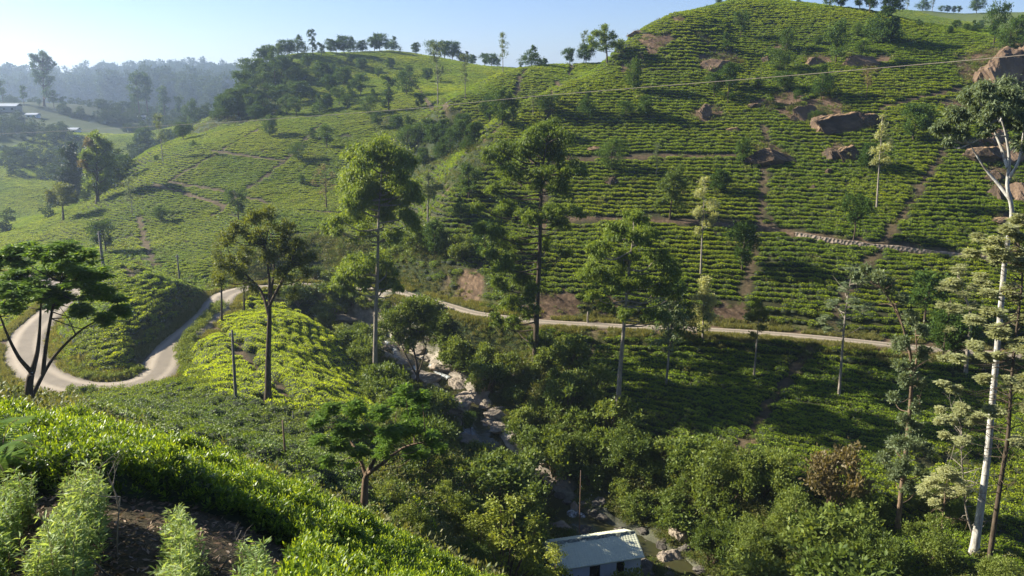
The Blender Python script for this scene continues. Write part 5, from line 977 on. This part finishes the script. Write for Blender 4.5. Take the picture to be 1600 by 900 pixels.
def weed_row(pp, wid, hgt, label, seed, n=150):
    """a narrow row of upright feathery weeds: stems with small ragged leaves"""
    r = np.random.default_rng(seed); L = dense([hit(a, b, 5.6) for a, b in pp], .1); o = L[len(L) // 2].copy(); root = empty('feathery_weeds', tuple(o)); tag(root, label, 'weeds', None); tb = Tubes(); parts = []
    for k in range(n):
        b = L[r.integers(len(L))] + [r.normal() * wid * .5, r.normal() * .08, 0]; b[2] = float(H(b[0], b[1])) - .03; h = hgt * r.uniform(.5, 1.15); tip = b + [r.normal() * .08 * h, r.normal() * .1 * h, h]; mid = (b + tip) / 2 + r.normal(size=3) * .04
        C = curve([b, mid, tip], 6); tb.add(C - o, np.linspace(.006, .002, len(C)), 3); m = 46; t = r.uniform(.12, 1, m) ** .8; P = C[(t * (len(C) - 1)).astype(int)] - o + r.normal(size=(m, 3)) * .012
        az = r.uniform(0, 6.28, m); D = np.stack([np.cos(az), np.sin(az), r.uniform(.1, .9, m)], 1); V, Fc = leaf_quads(P, D, .085, .22, .1, int(r.integers(1e6))); parts.append((V, Fc, 0, np.clip(.15 + .6 * t + r.normal(0, .15, m), 0, 1)))
        P2 = P + D / np.linalg.norm(D, axis=1)[:, None] * .035; D2 = D + r.normal(size=D.shape) * .8; V, Fc = leaf_quads(P2, D2, .05, .22, .1, int(r.integers(1e6))); parts.append((V, Fc, 0, np.clip(.2 + .6 * t, 0, 1)))
    V, Fc = tb.get(); mesh_from('stems', V, Fc, M['bark_brown'], root); V, Fc, mi, at = fast_join(parts); mesh_from('foliage', V, Fc, M['mug'], root, attrs={'v': ('FACE', at)}, smooth=False)
weed_row([(-25, 990), (-5, 900), (15, 850), (40, 812)], .09, .6, 'leftmost row of feathery weeds rising from the soil at the picture edge', 81)
weed_row([(95, 1020), (115, 920), (135, 860), (150, 812)], .13, .78, 'widest row of feathery weeds, between two dark strips of soil', 82, 190)
weed_row([(285, 1000), (284, 930), (282, 875)], .09, .62, 'narrow row of feathery weeds near the bare twigs', 83, 100)
weed_row([(402, 1020), (402, 960), (402, 915)], .10, .6, 'short row of feathery weeds at the bottom edge by the hedge', 84, 90)
def fern(px, py, label, seed):
    r = np.random.default_rng(seed); p = np.array(hit(px, py, 5.6)); root = empty('fern', tuple(p)); tag(root, label, 'fern'); parts = []; tb = Tubes()
    for k in range(11):
        az = r.uniform(0, 6.28); Ln = r.uniform(.5, .9); C = curve([np.zeros(3), np.array([math.cos(az) * .4, math.sin(az) * .4, .75]) * Ln, np.array([math.cos(az) * 1.0, math.sin(az) * 1.0, .7]) * Ln], 10); tb.add(C, np.linspace(.008, .002, len(C)), 3)
        T = np.gradient(C, axis=0); S = np.cross(T, [0, 0, 1.]); S /= np.linalg.norm(S, axis=1)[:, None] + 1e-9
        for sg in (-1, 1):
            for f in (0, .5):
                P = C[2:] - T[2:] * f; D = S[2:] * sg + T[2:] * 3; l = .2 * np.sin(np.linspace(.5, 3.0, len(P))) + .02; V, Fc = leaf_quads(P, D, 1, .22, 0, 1, nrm=np.tile([0, 0, 1.], (len(P), 1))); c = P.repeat(4, 0); V = c + (V - c) * l.repeat(4)[:, None]; parts.append((V, Fc, 0, np.full(len(P), r.uniform(.5, .9))))
    V, Fc = tb.get(); mesh_from('stems', V, Fc, M['bark_brown'], root); V, Fc, mi, at = fast_join(parts); mesh_from('fronds', V, Fc, M['frond'], root, attrs={'v': ('FACE', at)}, smooth=False)
fern(-5, 760, 'bright fern at the left picture edge above the weed rows', 90)
def dead_twig(px, py, label, seed, size=1.0, lean=.3):
    r = np.random.default_rng(seed); p = np.array(hit(px, py, 5.6)); o = p.copy(); tb = Tubes()
    def grow(a, d, L_, rad, dep):
        C = curve([a, a + d * L_ * .5 + r.normal(size=3) * .05 * L_, a + d * L_ + r.normal(size=3) * .1 * L_], 5); tb.add(C - o, np.linspace(rad, rad * .45, len(C)), 5)
        if dep:
            for _ in range(3):
                q = C[int(r.integers(3, len(C)))]; d2 = d + r.normal(size=3) * .6; d2 /= np.linalg.norm(d2); grow(q, d2, L_ * .55, rad * .5, dep - 1)
    d = np.array([lean, r.normal() * .2, 1.]); grow(p - [0, 0, .05], d / np.linalg.norm(d), .7 * size, .012, 3)
    V, Fc = tb.get(); g_ = mesh_from('dead_twig', V, Fc, M['bark_grey']); g_.location = tuple(o); tag(g_, label, 'dead twig')
dead_twig(182, 870, 'forked leafless twig standing between two weed rows', 91, 1.1, .1); dead_twig(222, 905, 'dead branch leaning over the soil near the narrow weed row', 92, .9, -.8); dead_twig(330, 905, 'grey twig lying by the short weed row', 93, .8, .9); dead_twig(150,900,'thin dead twig beside the widest weed row',94,.6,-.9); dead_twig(60, 880, 'small dry twig on the leftmost strip of soil', 95, .5, .9)
def litter():
    r = np.random.default_rng(97); n = 6000; x = r.uniform(-8, -1, n); y = r.uniform(5.7, 9.8, n); P = np.stack([x, y, H(x, y) + .012], 1); D = r.normal(size=(n, 3)) * [1, 1, .12]; V, Fc = leaf_quads(P, D, .09, .28, 0, 97); k = mesh_from('leaf_litter', V, Fc, M['litter'], attrs={'v': ('FACE', r.uniform(0, 1, n))}, smooth=False); tag(k, 'dry brown leaves and twigs littering the foreground soil', 'leaf litter', kind='stuff')
M['litter'] = leaf_mat('dry litter', (.05, .03, .018), (.14, .09, .05), (.28, .2, .12), .1)
litter()

# ------------------------------------------------------------------ boxes and beams for built things
def boxm(c, s, rot=None):
    V = np.array([[x, y, z] for x in (-.5, .5) for y in (-.5, .5) for z in (-.5, .5)]) * np.array(s)
    if rot is not None: V = V @ np.array(rot).T
    return V + np.array(c), [(0, 1, 3, 2), (4, 6, 7, 5), (0, 4, 5, 1), (2, 3, 7, 6), (0, 2, 6, 4), (1, 5, 7, 3)]
def build(name, parts, m, parent=None):
    V, Fc, mi, at = join([(v, f, 0, 0) for v, f in parts]); o = mesh_from(name, V, Fc, m, parent, smooth=False); return o
# hut ---------------------------------------------------------------------
m, nt, out = mat('whitewashed wall'); n = noise(nt, 3, 7, .7); n2 = noise(nt, .8, 3); princ(nt, out, mix(nt, math_(nt, 'MULTIPLY', n, n2), (.72, .76, .82), (.35, .37, .38)), .9, bump(nt, n, .3, .03)); M['white'] = m
m, nt, out = mat('pale green roof sheet'); tc = nt.nodes.new('ShaderNodeTexCoord'); ck = nt.nodes.new('ShaderNodeTexChecker'); ck.inputs['Scale'].default_value = 8; nt.links.new(tc.outputs['Object'], ck.inputs['Vector'])
n = noise(nt, 2.5, 6, .7); cc = mix(nt, n, (.46, .47, .32), (.72, .72, .52)); cc = mix(nt, math_(nt, 'MULTIPLY', math_(nt, 'GREATER_THAN', noise(nt, 6, 6, .8), .62), .5), cc, (.10, .11, .08)); princ(nt, out, cc, .55, bump(nt, n, .2, .02), .4); M['roof'] = m
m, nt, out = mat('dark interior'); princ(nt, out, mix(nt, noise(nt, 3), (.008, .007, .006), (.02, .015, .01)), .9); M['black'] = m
m, nt, out = mat('blue white tarpaulin'); n = noise(nt, 2, 3); princ(nt, out, mix(nt, n, (.55, .64, .78), (.75, .80, .86)), .6); M['tarp'] = m
m, nt, out = mat('weathered ridge'); n = noise(nt, 7, 6, .75); princ(nt, out, ramp(nt, n, [(.35, (.05, .05, .04)), (.5, (.20, .22, .17)), (.65, (.38, .40, .33))]), .8, bump(nt, n, .8, .05)); M['ridge'] = m
def hut():
    Yc = 51.5; A = np.array(PT(851, 852, Yc - .6)); B = np.array(PT(991, 830, Yc + 1.1)); zr = (A[2] + B[2]) / 2; mid = (A + B) / 2; ang = math.atan2(B[1] - A[1], B[0] - A[0]); Lg = float(np.hypot(B[0] - A[0], B[1] - A[1])); rise = .95; half = 1.95
    gz = min(float(H(mid[0], mid[1])), zr - rise - 2.2); root = empty('stream_hut', (mid[0], mid[1], gz), ang); tag(root, 'small white hut with pale green tiled roof beside the stream at the bottom', 'hut'); r0 = zr - gz; ev = r0 - rise; hw = half - .28; hl = Lg / 2 - .15; t = .14
    front = []; x0 = -hl
    for a, b in ((-hl, -.62), (.18, 1.42), (2.02, hl)): front.append(boxm(((a + b) / 2, -hw, ev / 2), (b - a, t, ev)))
    for a, b in ((-.62, .18), (1.42, 2.02)): front.append(boxm(((a + b) / 2, -hw, ev - .09), (b - a, t, .18)))
    walls = front + [boxm((0, hw, ev / 2), (2 * hl, t, ev)), boxm((-hl + t / 2, 0, ev / 2), (t - .004, 2 * hw - t - .004, ev)), boxm((hl - t / 2, 0, ev / 2), (t - .004, 2 * hw - t - .004, ev))]
    for sx in (-1, 1):
        X = sx * (hl - t / 2); P = [(X - t / 2, -hw, ev), (X - t / 2, hw, ev), (X - t / 2, 0, r0 - .1), (X + t / 2, -hw, ev), (X + t / 2, hw, ev), (X + t / 2, 0, r0 - .1)]; walls.append((np.array(P), [(0, 1, 2), (5, 4, 3), (0, 3, 4, 1), (1, 4, 5, 2), (2, 5, 3, 0)]))
    build('wall', walls, M['white'], root)
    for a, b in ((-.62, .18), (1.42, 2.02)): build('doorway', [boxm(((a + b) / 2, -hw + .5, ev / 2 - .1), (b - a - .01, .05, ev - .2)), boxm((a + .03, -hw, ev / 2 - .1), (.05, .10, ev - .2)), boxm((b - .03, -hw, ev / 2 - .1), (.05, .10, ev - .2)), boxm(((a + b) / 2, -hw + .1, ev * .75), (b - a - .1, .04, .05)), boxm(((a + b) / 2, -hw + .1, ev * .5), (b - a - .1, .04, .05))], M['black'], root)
    # tiled sheets: small stepped corrugation on both slopes
    for sg, nm in ((-1, 'roof'), (1, 'roof')):
        nu, nv = 120, 48; u = np.linspace(-Lg / 2 - .05, Lg / 2 + .05, nu); v = np.linspace(0, 1, nv); U, Vv = np.meshgrid(u, v, indexing='ij'); off = .012 * np.sin(U * 2 * np.pi / .21) + .02 * (((Vv * 13) % 1) - .5)
        W = half * Vv; Z = r0 - rise * Vv; nl = math.hypot(half, rise); Pn = np.stack([U + (.10 * Vv * 0), sg * (W + off * rise / nl), Z + off * half / nl + .06], 2).reshape(-1, 3); Pb = Pn - [0, 0, .05]
        i, j = np.meshgrid(np.arange(nu - 1), np.arange(nv - 1), indexing='ij'); q = (i * nv + j).ravel(); F1 = np.stack([q, q + 1, q + nv + 1, q + nv], 1); nn_ = nu * nv; roof_ = mesh_from(nm, np.vstack([Pn, Pb]), np.vstack([F1, F1[:, ::-1] + nn_]), M['roof'], root)
    rr = np.random.default_rng(3); n = 40; xs = np.linspace(-Lg / 2, Lg / 2, n); V = []
    for x in xs:
        w = .20 + rr.normal() * .03; V += [(x, -w, r0 - .03 + rr.normal() * .012), (x, -.06, r0 + .11 + rr.normal() * .02), (x, .06, r0 + .11 + rr.normal() * .02), (x, w * .8, r0 - .01)]
    i, j = np.meshgrid(np.arange(n - 1), np.arange(3), indexing='ij'); q = (i * 4 + j).ravel(); mesh_from('ridge_cap', np.array(V), np.stack([q, q + 1, q + 5, q + 4], 1), M['ridge'], roof_, smooth=False)
    # tarpaulin hung over the left gable end
    nu, nv = 26, 16; u = np.linspace(-hw - .25, hw * .6, nu); Pn = []
    for a in u:
        top = r0 - .05 - rise * abs(a) / half
        for k in range(nv): f = k / (nv - 1); Pn.append((-hl - .12 - .10 * math.sin(a * 9 + f) * f - .22 * f, a, top * (1 - f) + .35 * f * top))
    i, j = np.meshgrid(np.arange(nu - 1), np.arange(nv - 1), indexing='ij'); q = (i * nv + j).ravel(); mesh_from('tarpaulin', np.array(Pn), np.stack([q, q + 1, q + nv + 1, q + nv], 1), M['tarp'], root)
hut()
m, nt, out = mat('grey concrete pole'); princ(nt, out, mix(nt, noise(nt, 3), (.07, .065, .06), (.17, .155, .14)), .9); M['pole'] = m
m, nt, out = mat('rusty iron'); princ(nt, out, mix(nt, noise(nt, 6), (.06, .07, .06), (.22, .10, .05)), .7); M['iron'] = m
def pole(px, py, top, r_, label, name='utility_pole', mm='pole', Ymin=20, arm=False, b=None, cat='pole', lean=0):
    p = hit(px, py, Ymin) if b is None else b; tp = PT(px, top, p[1])
    h = tp[2] - p[2]; root = empty(name, p); tag(root, label, cat); V, Fc = tube(np.array([[0, 0, -.5], [lean * h * .5, 0, h * .5], [lean * h, 0, h]]), [r_ * 1.25, r_, r_ * .75], 10); c = len(V); V = np.vstack([V, [[lean * h, 0, h]]]); Fl = Fc.tolist() + [[c - 10 + k, c - 10 + (k + 1) % 10, c] for k in range(10)]
    mesh_from('post', V, Fl, M[mm], root)
    if arm:
        br_ = build('bracket', [boxm((lean * h, 0, h - .35), (.5, .06, .06)), boxm((lean * h + .0, 0, h - .8), (.09, .2, .3))], M['iron'], root)
        for s in (-.2, .2):
            V, Fc = tube(np.array([[lean * h + s, 0, h - .34], [lean * h + s, 0, h - .26], [lean * h + s, 0, h - .2]]), [.03, .045, .02], 8); mesh_from('insulator', V, Fc, M['white'], br_)
    return p, h
pole(369, 634, 516, .10, 'dark utility pole standing at the corner of the bright tea field', arm=True, lean=.035)
pole(281, 440, 398, .11, 'thin utility pole behind the round knoll', Ymin=101, arm=True)
pole(163, 428, 362, .16, 'dark utility pole on top of the round knoll at its left', Ymin=88, arm=True)
pole(447, 727, 657, .045, 'slim iron post standing in the dark tea field', 'iron_post', 'iron', cat='post')
pole(905, 836, 735, .035, 'thin iron pipe mast behind the hut roof', 'pipe_mast', 'iron', cat='mast', Ymin=53.5)
for n_, (px, py, t_) in enumerate([(396, 646, 636), (459, 665, 642), (430, 655, 643)]): pole(px, py, t_, .05, ['short fence post nearest the dark utility pole', 'short fence post farthest from the dark utility pole', 'short fence post between the two others at the bright field edge'][n_], 'fence_post', 'pole', cat='post')
pole(918, 506, 487, .10, 'small pale stump on the uphill side of the lower road', 'tree_stump', 'bark_grey', cat='stump')
pole(1472, 565, 470, .09, 'bare dark trunk standing by the lower road at right', 'bare_trunk', 'bark_dark', cat='trunk')
# overhead cable crossing the whole valley
def cable():
    P = [(-260, 216, 250), (0, 209, 215), (317, 193, 165), (453, 184, 143), (640, 170, 118), (730, 161, 107), (832, 151, 96), (1000, 137, 80), (1200, 121, 66), (1400, 104, 56), (1600, 86, 48), (1900, 52, 38)]
    C = curve([PT(*p) for p in P], 10); V, Fc = tube(C, np.linspace(.03, .022, len(C)), 6); o = mesh_from('power_cable', V, Fc, M['cable']); tag(o, 'long sagging overhead cable crossing the valley from left to right', 'cable')
    for e, lb in ((C[-1], 'cable pole beyond the right picture edge'), (C[0], 'cable pole beyond the left picture edge')):
        g_ = float(H(e[0], e[1])); V, Fc = tube(np.array([[0, 0, -.5], [0, 0, (e[2] - g_) / 2], [0, 0, e[2] - g_ + .3]]), [.16, .13, .1], 10); q = mesh_from('cable_pole', V, Fc, M['pole']); q.location = (e[0], e[1], g_); tag(q, lb, 'pole')
m, nt, out = mat('twisted cable'); princ(nt, out, (.13, .11, .085), .7); M['cable'] = m
cable()
# far houses ---------------------------------------------------------------
m, nt, out = mat('light metal roof'); princ(nt, out, mix(nt, noise(nt, 1), (.25, .28, .31), (.42, .44, .46)), .5); M['metal'] = m
m, nt, out = mat('grey wall'); princ(nt, out, mix(nt, noise(nt, 1), (.2, .2, .2), (.34, .33, .3)), .9); M['grey'] = m
def house(px, py, Lg, wd_, h, label, roof='metal', wall='white', rz=0):
    Lg *= .62; wd_ *= .62; h *= .6; p = hit(px, py, 60); root = empty('valley_house', (p[0], p[1], p[2] - .3), rz); tag(root, label, 'house'); rs = h * .4; build('wall', [boxm((0, 0, h / 2), (Lg, wd_, h))], M[wall], root)
    V = []; e = .4
    for x in (-Lg / 2 - e, Lg / 2 + e): V += [(x, -wd_ / 2 - e, h - .1), (x, 0, h + rs), (x, wd_ / 2 + e, h - .1), (x, -wd_ / 2 - e, h + .06), (x, 0, h + rs + .16), (x, wd_ / 2 + e, h + .06)]
    mesh_from('roof', np.array(V), [(3, 9, 10, 4), (4, 10, 11, 5), (1, 7, 6, 0), (2, 8, 7, 1), (0, 6, 9, 3), (5, 11, 8, 2), (0, 3, 4, 1), (1, 4, 5, 2), (6, 7, 10, 9), (7, 8, 11, 10)], M[roof], root, smooth=False)
    for k in range(max(2, int(Lg / 3))): build('window', [boxm((-Lg / 2 + (k + .5) * Lg / max(2, int(Lg / 3)), -wd_ / 2 - .02, h * .55), (1.1, .06, h * .35))], M['black'], root)
for a in [(113, 207, 9, 6, 2.6, 'white roofed house among bushes in the hazy valley, nearest of all'), (222, 186, 6, 5, 2.4, 'small white roofed house left of the slender valley trees', 'metal', 'white', .3), (243, 176, 6, 5, 3, 'hazy little house right of the slender valley trees'), (52, 183, 8, 5, 2.4, 'low white roofed shed on the far left ridge'), (12, 174, 18, 8, 4.5, 'long grey building at the left picture edge', 'metal', 'grey'), (118, 157, 10, 6, 3, 'tiny pale house beyond the lone tall tree', 'metal', 'white'), (272, 196, 12, 6, 3, 'hazy house right at the foot of the far wood', 'metal', 'grey', .1)]: house(*a)
# ------------------------------------------------------------------ light, air, sky
SUN_EL, SUN_AZ = R(29), math.atan2(-.965, .26)      # azimuth measured from +Y towards +X
sd = Vector((math.sin(SUN_AZ) * math.cos(SUN_EL), math.cos(SUN_AZ) * math.cos(SUN_EL), math.sin(SUN_EL)))
sl = bpy.data.lights.new('sun', 'SUN'); sl.energy = 5.0; sl.angle = R(.53); sl.color = (1, .93, .79)
so = bpy.data.objects.new('sun', sl); col.objects.link(so); so.rotation_euler = (-sd).to_track_quat('-Z', 'Y').to_euler(); so.location = sd * 50
w = bpy.data.worlds.new('World'); sc.world = w; w.use_nodes = True; nt = w.node_tree; nt.nodes.clear()
sky = nt.nodes.new('ShaderNodeTexSky'); sky.sky_type = 'NISHITA'; sky.sun_disc = False; sky.sun_elevation = SUN_EL; sky.sun_rotation = SUN_AZ
sky.altitude = 600; sky.air_density = 1.0; sky.dust_density = .3; sky.ozone_density = 4.0
bg = nt.nodes.new('ShaderNodeBackground'); bg.inputs[1].default_value = .05; wo = nt.nodes.new('ShaderNodeOutputWorld')
nt.links.new(mix(nt, 1.0, sky.outputs[0], (1.0, .96, 1.12), 'MULTIPLY'), bg.inputs[0]); nt.links.new(bg.outputs[0], wo.inputs[0])
# haze: one closed box of even, thin air
m = bpy.data.materials.new('valley haze'); m.use_nodes = True; nt = m.node_tree; nt.nodes.clear(); out = nt.nodes.new('ShaderNodeOutputMaterial')
pv = nt.nodes.new('ShaderNodeVolumePrincipled'); pv.inputs['Color'].default_value = (.60, .76, 1, 1); pv.inputs['Density'].default_value = HAZE; pv.inputs['Anisotropy'].default_value = .68
nt.links.new(pv.outputs[0], out.inputs['Volume'])
zlo = float(GZ.min()) - 1.0; zhi = float(GZ.max()) + 26
if HAZE > 0:
    X = 2650.0; bv = [(a * X, b * X - OY, c) for a in (-1, 1) for b in (-1, 1) for c in (zlo, zhi)]
    hz = mesh_from('haze', bv, np.array([(0, 1, 3, 2), (4, 6, 7, 5), (0, 4, 5, 1), (2, 3, 7, 6), (0, 2, 6, 4), (1, 5, 7, 3)]), m, smooth=False); tag(hz, 'thin pale blue morning haze filling the valley air', 'haze', kind='stuff')
sc.view_settings.view_transform = 'Standard'; sc.view_settings.look = 'None'; sc.view_settings.gamma = 1; sc.view_settings.use_curve_mapping = False; sc.view_settings.exposure = EXPO
cy = sc.cycles; cy.max_bounces = 6; cy.transparent_max_bounces = 6; cy.volume_bounces = 1; cy.diffuse_bounces = 3; cy.glossy_bounces = 2; cy.transmission_bounces = 4; cy.use_denoising = True; cy.caustics_reflective = False; cy.caustics_refractive = False
